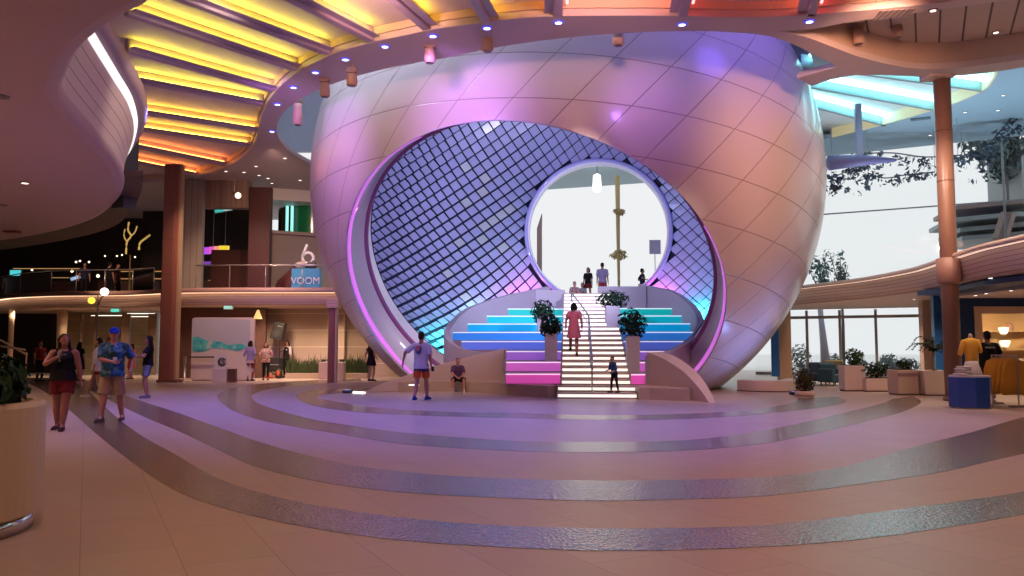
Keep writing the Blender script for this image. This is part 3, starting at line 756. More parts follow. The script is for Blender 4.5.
# big sign with tub
vs_ = empty('promotional_stand', W(307, 288, 35.0), 'small blue stand with white lettering and a round white logo, by the pearl upstairs', 'stand')
q = W(307, 281, 34.9)
mb = MB(); mb.box((q.x, q.y, 3.72 + .55), (1.25, .5, 1.1)); mb.build('blue_counter', mat('counter_blue', (.05, .28, .55), .5), vs_, bevel=.03)
def text_mesh(body, name, m, parent, loc, size, rot=(pi / 2, 0, 0), ext=.01):
    cu = bpy.data.curves.new('tx', 'FONT'); cu.body = body; cu.size = size; cu.extrude = ext; cu.align_x = 'CENTER'
    t = bpy.data.objects.new('tx', cu); COL.objects.link(t); dg = bpy.context.evaluated_depsgraph_get()
    me = bpy.data.meshes.new_from_object(t.evaluated_get(dg)); bpy.data.objects.remove(t)
    o = bpy.data.objects.new(name, me); COL.objects.link(o); me.materials.clear(); me.materials.append(m)
    o.parent = parent; sh = V((0, 0, 0)); w_ = parent
    while w_: sh += V(w_.location); w_ = w_.parent
    o.location = V(loc) - sh; o.rotation_euler = rot
    return o
WHITEP = mat('white_print', (.8, .8, .8), .5)
text_mesh('VOOM', 'lettering', WHITEP, vs_, (q.x, q.y - .26, 4.15), .42)
mb = MB()
for k in range(24):
    pass
rr_ = []
q2 = W(308, 258, 34.9)
mb.rings([[q2 + V((cos(2 * pi * i / 28) * r, dy, sin(2 * pi * i / 28) * r)) for i in range(28)] for r, dy in ((.18, -.03), (.29, -.03), (.29, .03), (.18, .03), (.18, -.03))], False)
mb.cone(q2 + V((-.25, 0, .05)), q2 + V((-.05, 0, .60)), .06, seg=8); mb.build('round_logo', WHITEP, vs_, smooth=True)
mb = MB(); mb.cone((q2.x, q2.y + .1, 4.8), (q2.x, q2.y + .1, 5.0), .04, seg=8); mb.build('logo_post', STEEL, vs_)
# clutter of bags on the counter
rc = random.Random(5)
for k, (dx, c, nm, lab) in enumerate(((-.28, (.5, .42, .38), 'bag', 'pale lumpy bag on the blue stand'), (.18, (.10, .09, .09), 'bag', 'dark lumpy bag on the right of the blue stand'))):
    mb = MB(); mb.ball((q.x + dx, q.y, 4.98), (.26, .2, .17)); mb.ball((q.x + dx + .1, q.y, 5.05), (.12, .12, .16)); mb.build(nm, mat('bag_%d' % k, c, .7), smooth=True, label=lab, cat='bag', origin=(q.x + dx, q.y, 4.82))
# draped dark cloth left of it
mb = MB(); p = W(288, 288, 36.9)
mb.rings([[V((p.x + x, 37.35 + .1 * sin(x * 9), 3.73)) for x in [-.9 + .1 * i for i in range(19)]], [V((p.x + .1 + x * .75, 37.3 + .1 * sin(x * 9), 4.5)) for x in [-.9 + .1 * i for i in range(19)]], [V((p.x + .55 + x * .35, 37.35, 5.3)) for x in [-.9 + .1 * i for i in range(19)]]], False, False)
ob = mb.build('curtain', mat('dark_red_cloth', (.16, .05, .05), .8), smooth=True, label='dark red draped cloth hanging against the grey wall upstairs', cat='curtain'); sd = ob.modifiers.new('s', 'SOLIDIFY'); sd.thickness = .03
# LED ribbon over the upstairs bar
rb = empty('light_ribbon', W(212, 250, 41), 'curved ribbon screen glowing purple to yellow above the bar upstairs', 'light')
segs = [(198, 203, (.32, .10, .95)), (203, 209, (.55, .08, .9)), (209, 214, (.8, .12, .6)), (214, 219, (.95, .35, .25)), (219, 228, (.95, .75, .05))]
for a_, b_, c_ in segs:
    p0, p1 = W(a_, 251 - (a_ - 198) * .10, 41), W(b_, 251 - (b_ - 198) * .10, 41)
    mb = MB(); mb.prism([(p0.x, 41), (p1.x, 41), (p1.x, 41.2), (p0.x, 41.2)], p0.z - .17, p0.z + .17); mb.build('lit_segment', lamp_mat('ribbon_%d' % a_, c_, .8), rb)
p0, p1 = W(200, 263, 41), W(226, 263, 41); mb = MB(); mb.prism([(p0.x, 41), (p1.x, 41), (p1.x, 41.2), (p0.x, 41.2)], p0.z - .06, p0.z + .08); mb.build('lower_strip', lamp_mat('ribbon_low', (.25, .08, .6), .5), rb)
mb = MB()
for px in (201, 213, 225): x_ = W(px, 250, 41.1).x; mb.cone((x_, 41.1, 5.6), (x_, 41.1, CZ), .015, seg=6)
mb.build('hanger', STEEL, rb)
# bar shelves upstairs with glowing bottles and lamps
def bar(px0, px1, Y, zs, label, cols):
    r = empty('back_bar', W((px0 + px1) / 2, 280, Y) , label, 'bar'); r.location.z = F2
    x0, x1 = W(px0, 280, Y).x, W(px1, 280, Y).x
    mb = MB(); mb.box(((x0 + x1) / 2, Y + .35, F2 + .55), (x1 - x0, .7, 1.1)); mb.build('counter', mat('bar_counter', (.08, .03, .025), .4), r, bevel=.02)
    for z in zs:
        mb = MB(); mb.box(((x0 + x1) / 2, Y + 1.2, z), (x1 - x0, .4, .06)); sh = mb.build('shelf', mat('shelf_wood', (.20, .11, .06), .5), r)
        mb = MB(); mb.box(((x0 + x1) / 2, Y + 1.0, z - .04), (x1 - x0 - .1, .03, .03)); mb.build('shelf_light', lamp_mat('shelf_led', (1, .55, .2), .55), sh)
    return r, x0, x1
bar(0, 70, 42.5, (5.2, 5.7), 'long dark upstairs bar with lit shelves at the far left', None)
bar(98, 154, 42, (5.1, 5.5), 'upstairs bar with lit shelves left of the red brown column', None)
bar(200, 228, 42, (4.7, 5.0), 'small upstairs bar under the purple and yellow light ribbon', None)
GLOBE = lamp_mat('globe_warm', (1, .80, .52), 3.0)
LG = [(72, 271, 40, .07), (76, 262, 42, .05), (80, 261, 42, .05), (89, 262, 42, .05), (32, 270, 41, .05), (98, 276, 40, .08), (105, 256, 43, .04), (117, 256, 43, .04), (122, 255, 43, .04), (135, 257, 43, .04), (195, 247, 40, .07), (194, 259, 40, .06), (203, 246, 41, .05)]
for i, (px, py, Y, r_) in enumerate(LG):
    p = W(px, py, Y); rt_ = empty('hanging_lamp', p, None, 'lamp', 'tiny warm lamps upstairs on the left')
    rt_['label'] = 'tiny warm lamp hanging in the dark upstairs bar'
    mb = MB(); mb.ball(p, r_, 10, 7); mb.build('globe', GLOBE, rt_, smooth=True)
    mb = MB(); mb.cone(p + V((0, 0, r_)), p + V((0, 0, r_ + .5)), .012, seg=6); mb.build('cord', mat('cord_black', (.02, .02, .02), .5), rt_)
# gold twig ornament in the dark upstairs
tw = empty('twig_ornament', W(130, 262, 39), 'glowing gold branching ornament in the dark upstairs bar', 'ornament')
mb = MB(); pts = [W(126, 254, 39), W(127, 242, 39), W(131, 236, 39), (W(128, 230, 39)), W(129, 222, 39)]
mb.tube(spline(pts, 4), .045); mb.tube(spline([W(131, 236, 39), W(135, 232, 39), W(137, 226, 39)], 4), .035); mb.tube(spline([W(127, 242, 39), W(124, 236, 39), W(125, 229, 39)], 4), .03)
mb.build('branch', lamp_mat('gold_glow', (.75, .50, .14), .55), tw, smooth=True)
mb = MB(); mb.tube(spline([W(139, 250, 39), W(140, 243, 39), W(146, 238, 39), W(150, 235, 39)], 4), .05); mb.build('branch', lamp_mat('gold_glow', (.8, .5, .15), .55), tw, smooth=True)
mb = MB(); mb.lathe([(.2, 0), (.2, .05), (.05, .1), (.03, W(130, 255, 39).z - F2)], (W(130, 262, 39).x, 39, F2), 12); mb.build('stand', mat('gold_dark', (.3, .2, .06), .3, metal=.8), tw)
# small screens upstairs
for (px, py, w_, h_, c_, lab) in ((16, 273, .55, .28, (.1, .75, .8), 'small cyan glowing screen in the bar at the far left'), (76, 278, .5, .16, (.35, .55, .9), 'slanted blue lit sign in the dark upstairs bar')):
    p = W(px, py, 40.5); r = empty('bar_screen', p, lab, 'screen'); M_ = Matrix.Rotation(R(-18 if px > 50 else 0), 3, 'Y')
    mb = MB(); mb.box(p, (w_ + .1, .08, h_ + .1), rot=M_); mb.build('case', mat('case_black', (.02, .02, .02), .4), r)
    mb = MB(); mb.box(p + V((0, -.05, 0)), (w_, .02, h_), rot=M_); mb.build('panel', lamp_mat('panel_%d' % px, c_, .8), r)
    mb = MB(); mb.cone((p.x, p.y, p.z - h_ / 2), (p.x, p.y, F2), .04, seg=8); mb.build('stem', mat('case_black', (.02, .02, .02), .4), r)
# green exit lamps
def exit_sign(px, py, Y, w_, lab, top, tilt=0, c=(.10, .75, .62)):
    p = W(px, py, Y); r = empty('exit_sign', p, lab, 'sign'); M_ = Matrix.Rotation(R(tilt), 3, 'Y')
    mb = MB(); mb.box(p, (w_ + .05, .08, .18), rot=M_); mb.build('housing', mat('sign_housing', (.3, .4, .38), .4), r)
    mb = MB(); mb.box(p + V((0, -.05, 0)), (w_, .03, .13), rot=M_); mb.build('lit_face', lamp_mat('exit_%d' % px, c, .75), r)
    mb = MB(); mb.cone((p.x, p.y, p.z + .1), (p.x, p.y, top), .015, seg=6); mb.build('hanger', STEEL, r)
exit_sign(115.5, 310.5, 36.0, .36, 'green exit sign hanging near the yellow globe lamp', 3.2)
exit_sign(228.5, 307.5, 34.6, .36, 'pale green exit sign above the white wave panel', 3.2, 0, (.45, .85, .78))
exit_sign(219.5, 211, 38, .4, 'teal exit sign in the dark opening upstairs, left of its pair', CZ, -8, (.05, .62, .58))
exit_sign(227.8, 209.3, 37.2, .4, 'pale exit sign in the dark opening upstairs, right of its pair', CZ, -8, (.5, .85, .8))
# ---------------------------------------------------------------- columns
def column(px0, px1, Y, z1, m, label, parts, seg=0, z0=0):
    x0, x1 = W(px0, 345, Y).x, W(px1, 345, Y).x; r = empty('column', ((x0 + x1) / 2, Y, z0), label, 'column'); return r, x0, x1
REDC = stripes_mat('red_brown_column', (.24, .085, .065), (.15, .05, .04), 'Z', 1.45, .012, .5)
r, x0, x1 = column(157, 177, 32.2, CZ, REDC, 'big tall red brown column left of the white wave panel', None)
mb = MB(); mb.box((x0 + .30, 32.5, CZ / 2), (.52, .5, CZ)); mb.build('shaft', REDC, r, bevel=.06)
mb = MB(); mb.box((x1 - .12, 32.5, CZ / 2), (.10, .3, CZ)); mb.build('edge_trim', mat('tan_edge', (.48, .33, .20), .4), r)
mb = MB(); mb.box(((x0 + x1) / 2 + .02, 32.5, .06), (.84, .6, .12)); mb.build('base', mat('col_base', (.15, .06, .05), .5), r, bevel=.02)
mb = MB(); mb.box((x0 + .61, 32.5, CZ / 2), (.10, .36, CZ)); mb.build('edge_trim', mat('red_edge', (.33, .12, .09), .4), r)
r, x0, x1 = column(328.5, 337.5, 33.0, 3.2, None, 'slim red brown column near the pearl, beside the grass planter', None)
xm = (x0 + x1) / 2
mb = MB(); mb.box((xm - .05, 33, 1.5), (.27, .3, 3.0)); mb.build('shaft', mat('slim_red', (.32, .13, .10), .5), r, bevel=.03)
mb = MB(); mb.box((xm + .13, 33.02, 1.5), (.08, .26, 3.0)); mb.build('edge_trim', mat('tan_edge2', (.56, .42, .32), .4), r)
mb = MB(); mb.box((xm - .02, 33, 3.2), (.46, .5, .35)); mb.build('capital', BRD2, r)
for (px0, px1, Y, taper, lab) in ((56.5, 66, 39, .8, 'cream tapered column in front of the dark bar doorway'), (8, 13, 38.5, .95, 'slim cream column at the far left edge')):
    r, x0, x1 = column(px0, px1, Y, 3.2, None, lab, None)
    w_ = (x1 - x0) / 2
    mb = MB(); mb.lathe([(w_ * taper, .12), (w_, 2.75), (w_ * 1.1, 3.2)], ((x0 + x1) / 2, Y, 0), 18); mb.build('shaft', mat('cream_column', (.62, .46, .32), .5), r, smooth=True)
    mb = MB(); mb.lathe([(w_ * 1.15, 0), (w_ * 1.15, .1), (w_ * taper, .14)], ((x0 + x1) / 2, Y, 0), 18); mb.build('base', mat('cream_base', (.4, .28, .2), .5), r, smooth=True)
# ---------------------------------------------------------------- ground floor back, left
slab(-40, 72, 43.5, 0, 3.2, .3, mat('bar_dark', (.03, .02, .02), .5), 'wall_bar', kind='structure')
slab(66, 158, 42.5, 0, 3.2, .3, stripes_mat('shop_boards', (.52, .38, .25), (.66, .52, .36), 'Z', .7, .06, .6, bump=0), 'wall_shop', kind='structure')
slab(172, 266, 36.4, 0, 3.2, .25, mat('dark_brown_panel', (.11, .05, .042), .5, var=.1), 'wall_panel', kind='structure')
TANW = stripes_mat('tan_joint_wall', (.54, .41, .31), (.92, .78, .64), 'Z', .78, .035, .6, off=-.62, bump=0)
slab(262, 345, 37.5, 0, 3.2, .25, TANW, 'wall_tan', kind='structure')
slab(340, 440, 38.2, 0, 3.2, .25, TANW, 'wall_tan', kind='structure')
# shop mullions
for i, px in enumerate((81, 95.5, 125.5, 152)):
    x = W(px, 345, 40.5).x; mb = MB(); mb.box((x, 40.5, 1.48), (.10 if i < 2 else .42, .12, 3.2)); mb.build('trim_%d' % (9 + i), mat('mullion_brown', (.26, .17, .12), .5), kind='structure')
mb = MB(); a_, b_ = W(66, 345, 40.5).x, W(158, 345, 40.5).x
mb.box(((a_ + b_) / 2, 40.5, 1.45), (b_ - a_, .02, 2.7)); mb.build('window_1', GLASS, kind='structure')
for i, (p0, p1, py) in enumerate(((91, 123, 315.5), (127, 155, 313.5), (131, 156, 316.5))):
    x0, x1 = W(p0, py, 41).x, W(p1, py, 41).x; z = W(p0, py, 41).z
    r = empty('linear_lamp', ((x0 + x1) / 2, 41, z), ['long white ceiling lamp left of the green exit sign', 'long white ceiling lamp beside the red brown column, upper one', 'long white ceiling lamp beside the red brown column, lower one'][i], 'lamp', 'linear lamps in the shop')
    mb = MB(); mb.box(((x0 + x1) / 2, 41, z + .04), (x1 - x0, .1, .06)); mb.build('housing', STEEL, r)
    mb = MB(); mb.box(((x0 + x1) / 2, 41, z), (x1 - x0 - .05, .07, .04)); mb.build('diffuser', lamp_mat('linear_white', (1, .85, .68), 2.2), r)
    mb = MB(); mb.cone(((x0 + x1) / 2, 41, z), ((x0 + x1) / 2, 41, 3.2), .012, seg=6); mb.build('hanger', STEEL, r)
# stair rail at far left
sr = empty('stair_rail', W(20, 370, 36.5), 'bright sloping stair rails behind the slim cream column', 'railing'); sr.location.z = 0
for (a_, b_) in (((0, 340), (27, 355)), ((0, 346), (25, 350))):
    mb = MB(); mb.tube([W(*a_, 36.5), W(*b_, 36.5)], .045); mb.build('rail', mat('pale_rail', (.6, .48, .38), .35), sr, smooth=True)
for px in (3, 26.5):
    p = W(px, 352, 36.5); mb = MB(); mb.cone((p.x, p.y, 0), p, .03, seg=8); mb.build('post', mat('pale_rail', (.6, .48, .38), .35), sr)
# globe lamp post
p = W(95, 380, 27); lpz = W(95, 300, 27)
lp = empty('lamp_post', (p.x, 27, 0), 'slim lamp post with one white and one yellow glowing globe', 'lamp')
DK = mat('post_dark', (.14, .09, .07), .4)
mb = MB(); mb.lathe([(.16, 0), (.16, .06), (.06, .14), (.035, .4), (.03, lpz.z - .1)], (p.x, 27, 0), 12); mb.build('pole', DK, lp, smooth=True)
gy, gw = W(91.5, 300.5, 27), W(104.5, 291.8, 27)
mb = MB(); mb.tube(spline([V((p.x, 27, lpz.z - .25)), V((gw.x * .5 + p.x * .5, 27, gw.z - .22)), gw + V((0, 0, -.12))], 5), .022); mb.tube([V((p.x, 27, lpz.z - .12)), V((p.x, 27, gy.z + .2)), gy + V((0, 0, .2)), gy], .02); mb.build('arm', DK, lp, smooth=True)
mb = MB(); mb.ball(gw, .135, 16, 10); mb.build('globe', lamp_mat('globe_white', (1, .9, .75), 3.0), lp, smooth=True)['label'] = 'white glowing globe'
mb = MB(); mb.ball(gy, .115, 16, 10); mb.build('globe', lamp_mat('globe_yellow', (1, .68, .06), 1.6), lp, smooth=True)['label'] = 'yellow glowing globe'
# spot lamp upstairs
p = W(238, 195.5, 33.5); r = empty('spot_lamp', p, 'bright round spot lamp under the ceiling above the dark opening', 'lamp')
mb = MB(); mb.cone(p + V((-.25, .25, .12)), p, .10, .14, 14); mb.build('housing', mat('tan_housing', (.45, .33, .28), .5), r, smooth=True)
mb = MB(); mb.ball(p, .125, 14, 8); mb.build('lens', lamp_mat('spot_lens', (1, .8, .55), 3), r, smooth=True)
mb = MB(); mb.cone(p + V((-.25, .25, .12)), p + V((-.25, .25, CZ - p.z)), .03, seg=8); mb.build('hanger', DK, r)
# little downlights of the left soffit
k = 0
for px, py in ((244, 172), (259, 175), (272, 183), (300, 180), (256, 166), (268, 178), (285, 158), (226, 171), (168, 184)):
    g = G(px, py, CZ); r = empty('downlight', g, 'tiny pale downlight in the soffit left of the pearl', 'light', 'tiny downlights left of the pearl')
    mb = MB(); mb.lathe([(.07, -.02), (.09, -.02), (.10, .0)], g, 12); mb.build('trim_ring', mat('fixture_grey', (.35, .27, .26), .5), r)
    mb = MB(); mb.lathe([(.065, -.022), (.01, -.024)], g, 12); mb.build('lens', lamp_mat('lens_pale', (1, .88, .8), 2.2), r)
# white panel with a teal wave
wp = empty('wave_panel', W(222, 383, 33.6), 'large white rounded panel with a teal wave picture', 'panel'); wp.location.z = 0
x0, x1, y_ = W(191.5, 345, 33.6).x, W(254, 345, 33.6).x, 33.6
zt = W(200, 317.5, 33.6).z
def roundrect(x0, x1, z0, z1, r, n=6):
    out = []
    for cx_, cz_, a in ((x1 - r, z1 - r, 0), (x0 + r, z1 - r, 90), (x0 + .01, z0 + .01, 180), (x1 - .01, z0 + .01, 270)):
        rr2 = r if a < 180 else .01
        for k in range(n + 1): t = R(a + 90 * k / n); out.append((cx_ + rr2 * cos(t), cz_ + rr2 * sin(t)))
    return out
rrp = roundrect(x0, x1, .06, zt, .14)
mb = MB(); mb.rings([[V((x, y_ + dy, z)) for x, z in rrp] for dy in (0, .14)]); mb.box(((x0 + x1) / 2, y_ + .1, .04), (x1 - x0 - .1, .1, .08)); mb.build('board', mat('panel_white', (.62, .52, .48), .5, var=.03), wp)
def strip(pts_top, pts_bot, m, name, dy):
    mb = MB(); mb.rings([[V((W(x, y, y_).x, y_ - dy, W(x, y, y_).z)) for x, y in pts_top], [V((W(x, y, y_).x, y_ - dy, W(x, y, y_).z)) for x, y in pts_bot]], False, False); return mb.build(name, m, wp)
strip([(192.3, 318.5), (222, 318.3), (250, 320)], [(192.3, 348), (222, 348), (250, 348)], mat('sky_print', (.42, .42, .46), .5, var=.02), 'printed_sky', .006)
strip([(192.3, 337), (198, 336.5), (206, 340), (214, 341), (222, 342), (228, 345), (236, 344), (241, 343.5), (247, 346)], [(192.3, 351), (198, 352), (206, 351), (214, 348), (222, 349), (228, 349), (236, 351), (241, 350), (247, 347.5)], pattern('wave_print', [(.03, .30, .34), (.06, .42, .42), (.10, .50, .46), (.45, .50, .46)], 2.6, 'noise'), 'printed_wave', .012)
mb = MB(); a_, b_ = W(190, 357, y_), W(222, 357, y_); mb.box(((a_.x + b_.x) / 2, y_ - .18, a_.z), (b_.x - a_.x, .05, .06)); mb.build('belt', mat('belt_black', (.02, .02, .02), .5), wp)
mb = MB(); mb.lathe([(.17, 0), (.17, .03), (.05, .05), (.05, 1.02), (.06, 1.04)], (W(185.5, 345, 33).x, 33.0, 0), 14); mb.build('barrier_post', STEEL, smooth=True, label='steel queue post beside the white wave panel', cat='post')
# white cubes with a dark ring symbol
pc = W(221, 383, 32.3)
cb = empty('display_plinth', (pc.x, 32.3, 0), 'white box plinth with a dark ring symbol in front of the wave panel', 'plinth')
wq = W(228, 345, 32.3).x - W(213.5, 345, 32.3).x
mb = MB(); mb.box((pc.x, 32.3, .28), (wq, .45, .56)); mb.build('box', mat('plinth_white', (.62, .54, .56), .5), cb, bevel=.015)
mb = MB(); mb.box((pc.x - .04, 32.3, .59), (wq * .86, .42, .06)); mb.build('top', mat('plinth_top', (.66, .60, .60), .5), cb)
mb = MB(); mb.box((pc.x - .04, 32.32, .86), (wq * .86, .06, .50)); mb.build('back_card', mat('plinth_top', (.66, .60, .60), .5), cb)
rc_ = W(221.5, 362, 32.2)
mb = MB(); mb.rings([[V((rc_.x + r * cos(R(t)), 32.26 + dy, rc_.z + r * sin(R(t)))) for t in range(30, 331, 12)] for r, dy in ((.10, 0), (.17, 0), (.17, -.03), (.10, -.03), (.10, 0))], False, False); mb.box((rc_.x + .05, 32.25, rc_.z + .02), (.12, .03, .03), rot=Matrix.Rotation(R(40), 3, 'Y')); mb.build('ring_symbol', mat('symbol_dark', (.06, .05, .05), .5), cb)
pc = W(232.5, 383, 32.3); wq = W(236, 345, 32.3).x - W(229.5, 345, 32.3).x
bb_ = empty('crate', (pc.x, 32.3, 0), 'small dark brown box standing beside the white plinth', 'box')
mb = MB(); mb.box((pc.x, 32.3, .26), (wq, .3, .52)); mb.build('body', mat('box_brown', (.12, .05, .04), .6), bb_, bevel=.01); mb = MB(); mb.box((pc.x, 32.3, .53), (wq + .02, .32, .03)); mb.build('lid', mat('box_lid', (.16, .07, .06), .6), bb_)

# cone wall lamp beside the wave panel
p = W(258, 314, 36.0); r = empty('wall_lamp', p, 'small glowing cone wall lamp to the right of the white wave panel', 'lamp')
mb = MB(); mb.lathe([(.20, -.22), (.19, -.2), (.05, .16), (.04, .18)], p, 16); mb.build('shade', lamp_mat('cone_glow', (1, .70, .28), .9), r, smooth=True)
mb = MB(); mb.cone(p + V((0, .02, .15)), p + V((0, .40, .15)), .02, seg=8); mb.build('arm', DK, r)
# ---------------------------------------------------------------- right side: balcony, glass, shop
FASR = spline([W(1120, 218, 15.5), W(1060, 231, 17.2), W(1024, 239, 18.5), W(993, 246.5, 19.9), W(958, 258, 22.5), W(940, 264, 24.2), W(918, 270, 26.1), W(868, 279, 29.7), W(808, 286.5, 33.5), W(770, 290, 37)], 6)
for p in FASR: p.z = 0
gw0, gw1 = V((12.2, 41.0, 0)), V((35, 28.5, 0))
def gw(x): return gw0 + (gw1 - gw0) * ((x - gw0.x) / (gw1.x - gw0.x))
FB = 3.24
mb = MB(); mb.prism([*[(p.x, p.y) for p in FASR], (FASR[-1].x, 41.4), (12.2, 40.8), (35, 28.3), (35, 15.5)], FB, 3.8); mb.build('floor_gallery', mat('soffit_right', (.56, .47, .43), .55), kind='structure')
fr_ = empty('balcony_front', (FASR[24].x, FASR[24].y, FB), 'curved boarded balcony front on the right, passing behind the tall column', 'balcony')
BRD3 = stripes_mat('rose_boards', (.58, .44, .40), (.26, .17, .16), 'Z', .115, .14)
def offs(o): return offset(FASR, -o)
def rows_r(prof): return [[V((q.x, q.y, z)) for q in offset(FASR, -o)] for o, z in prof]
mb = MB(); mb.rings(rows_r([(.02, FB), (.10, FB - .03), (.17, FB + .06), (.22, FB + .3), (.27, FB + .60)]), False, False); mb.build('board_front', BRD3, fr_, smooth=True)
mb = MB(); mb.rings(rows_r([(.27, FB + .60), (.29, FB + .612), (.42, FB + .612), (.44, FB + .60)]), False, False); mb.build('light_strip', lamp_mat('fascia_glow_rose', (1, .74, .58), .75), fr_)  # glowing strip added for the daylight highlight along the boards' top edge
mb = MB(); mb.rings(rows_r([(.44, FB + .60), (.47, FB + .64), (.42, FB + .74), (.15, FB + .76), (.02, FB + .56)]), False, False); mb.build('top_cap', mat('cap_rose', (.60, .46, .40), .45), fr_, smooth=True)
# glazing of the atrium
RZ = 11.0
FRAME = mat('window_frame', (.36, .38, .40), .4)
def pane(z0, z1, x0, x1, name):
    a, b = gw(x0), gw(x1); mb = MB(); mb.ribbon([a, b], z0, z1); return mb.build(name, GLASS, kind='structure')
pane(3.8, RZ, 12.4, 34.8, 'window_2'); pane(.12, 3.2, 12.4, 20.0, 'window_3')
def gx(px):                                          # x where the view ray through px meets the glass line
    s = ray(px, 330); k = s.x / s.y; d = gw1 - gw0
    t = (k * gw0.y - gw0.x) / (d.x - k * d.y); return gw0.x + d.x * t
tn = 20
def gbar(p, q, w_, name):
    mb = MB(); d = (V(q) - V(p)); L = d.length; mid = (V(p) + V(q)) / 2
    if abs(d.z) > L * .9: mb.box(mid, (w_, w_, L), atan2(gw1.y - gw0.y, gw1.x - gw0.x))
    else: mb.box(mid, (L, w_, w_), atan2(d.y, d.x))
    mb.build(name, FRAME, kind='structure')
for px in (789, 807, 840, 876, 924):
    g = gw(gx(px)); gbar(g, g + V((0, 0, 3.2)), .12, 'trim_%d' % tn); tn += 1
for z in (.08, 2.86):
    gbar(gw(12.4) + V((0, 0, z)), gw(20) + V((0, 0, z)), .14, 'trim_%d' % tn); tn += 1
for px in (1010,):
    g = gw(gx(px)); gbar(g + V((0, 0, 3.8)), g + V((0, 0, RZ)), .1, 'trim_%d' % tn); tn += 1
gbar(gw(12.6) + V((0, 0, 7.9)), gw(34) + V((0, 0, 8.0)), .06, 'trim_%d' % tn); tn += 1
for (x0, x1, m_) in ((19.9, 21.0, mat('pillar_tan', (.42, .31, .27), .5)),):
    a, b = gw(x0), gw(x1); mb = MB(); mb.prism([a, b, b + V((.2, .4, 0)), a + V((.2, .4, 0))], 0, 3.24); mb.build('wall_pier', m_, kind='structure')
a, b = gw(21), gw(34.9); mb = MB(); mb.prism([a, b, b + V((.2, .4, 0)), a + V((.2, .4, 0))], 0, 3.24); mb.build('wall_rear_right', WARMW, kind='structure')
# atrium roof with a cyan lit well
CW = spline([G(*p, RZ) for p in [(812, 78), (845, 70), (920, 66), (985, 67), (997, 71), (993, 81), (983, 91), (950, 105.5), (928, 112), (883, 125), (833, 137.5)]], 4)
CW2 = [V((p.x, p.y, 0)) for p in CW] + [V((12.2, 38.2, 0)), V((11.3, 33.5, 0))]
pearl_cut = [V((PC.x + cos(R(t)) * 9.0, PC.y + sin(R(t)) * 9.0, 0)) for t in range(-38, 52, 6)]
ATR = mat('atrium_blue', (.42, .60, .74), .6)
ro = [V((9.2, 23.0, 0)), V((14, 21.2, 0)), V((36, 20, 0)), V((36, 29.0, 0)), V((9.0, 43.5, 0)), *pearl_cut[::-1]]
mb = MB(); mb.plate([ro, CW2], RZ, .2); mb.build('ceiling', ATR, kind='structure', merge=False)
mb = MB(); mb.plate([[(9.5, 20), (26, 20), (26, 36), (10.2, 42), (10.6, 36), (11.2, 33), (11.2, 28)]], RZ + .42, .1); mb.build('ceiling', mat('cyan_well_panel', (.82, .84, .86), .5), kind='structure')
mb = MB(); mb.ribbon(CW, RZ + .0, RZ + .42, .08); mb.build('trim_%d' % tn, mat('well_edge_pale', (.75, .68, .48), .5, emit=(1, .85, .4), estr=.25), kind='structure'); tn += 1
BT = lamp_mat('tube_cyan', (.36, .96, 1.0), 11.0)
for i, (a_, b_) in enumerate((((800, 66), (983, 91.5)), ((790, 84), (933, 110.5)), ((800, 104), (885, 126)))):
    p, q = G(*a_, RZ), G(*b_, RZ); d = (q - p).normalized(); mid = (p + q) / 2; L = (q - p).length; rz = atan2(d.y, d.x)
    r = empty('ceiling_beam', (mid.x, mid.y, RZ), ['thin beam of the cyan lit ceiling, the one nearest the tall column', 'thin beam across the middle of the cyan lit ceiling', 'thin shortest beam of the cyan lit ceiling, beside the pearl'][i], 'beam', 'beams of the cyan lit ceiling')
    mb = MB(); mb.box((mid.x, mid.y, RZ + .2), (L, .14, .4), rz); mb.build('beam_box', mat('beam_grey', (.30, .38, .42), .5), r)
    nr = V((-d.y, d.x, 0)); nr = nr if nr.y < 0 else -nr; m2 = mid + nr * .3
    mb = MB(); mb.cone(m2 - d * L * .48 + V((0, 0, .30)), m2 + d * L * .48 + V((0, 0, .30)), .05, seg=8); mb.build('light_tube', BT, r, smooth=True)
p = W(857, 80, 31); mb = MB()
hb = empty('hanging_bar', (p.x, 31, W(857, 164, 31).z), 'lavender pole with a purple cross bar hanging before the bright glass wall', 'bar')
LAV = mat('lavender_paint', (.40, .40, .62), .4)
zb = W(857, 162, 31).z
mb = MB(); mb.box((p.x, 31, (zb + RZ) / 2), (.24, .18, RZ - zb)); mb.build('pole', LAV, hb, bevel=.02)
a_, b_ = W(829, 163, 31), W(896, 160, 31); mb = MB(); mb.tube([a_, (a_ + b_) / 2 + V((0, 0, .05)), b_], [.30, .22, .06], seg=10); mb.build('cross_bar', mat('cross_purple', (.20, .18, .42), .5), hb, smooth=True)
mb = MB(); vx = W(917, 131, 33); mb.box((W(921, 131, 33).x, W(921, 131, 33).y, RZ - .03), (.75, .28, .06), R(-28)); mb.build('vent', mat('vent_dark', (.15, .22, .26), .5), label='dark slotted vent in the blue atrium ceiling left of the tall column', cat='vent')
for i, (px, py) in enumerate(((998, 110), (930, 135), (1003, 95), (965, 112))):
    g = G(px, py, RZ); r = empty('downlight', g, 'tiny pale downlight in the blue atrium ceiling', 'light', 'downlights of the blue ceiling')
    mb = MB(); mb.lathe([(.06, -.02), (.09, -.02), (.1, 0)], g, 10); mb.build('trim_ring', mat('ring_dk', (.2, .28, .32), .5), r); mb = MB(); mb.lathe([(.06, -.022), (.01, -.024)], g, 10); mb.build('lens', lamp_mat('lens_pale', (1, .88, .8), 2.2), r)
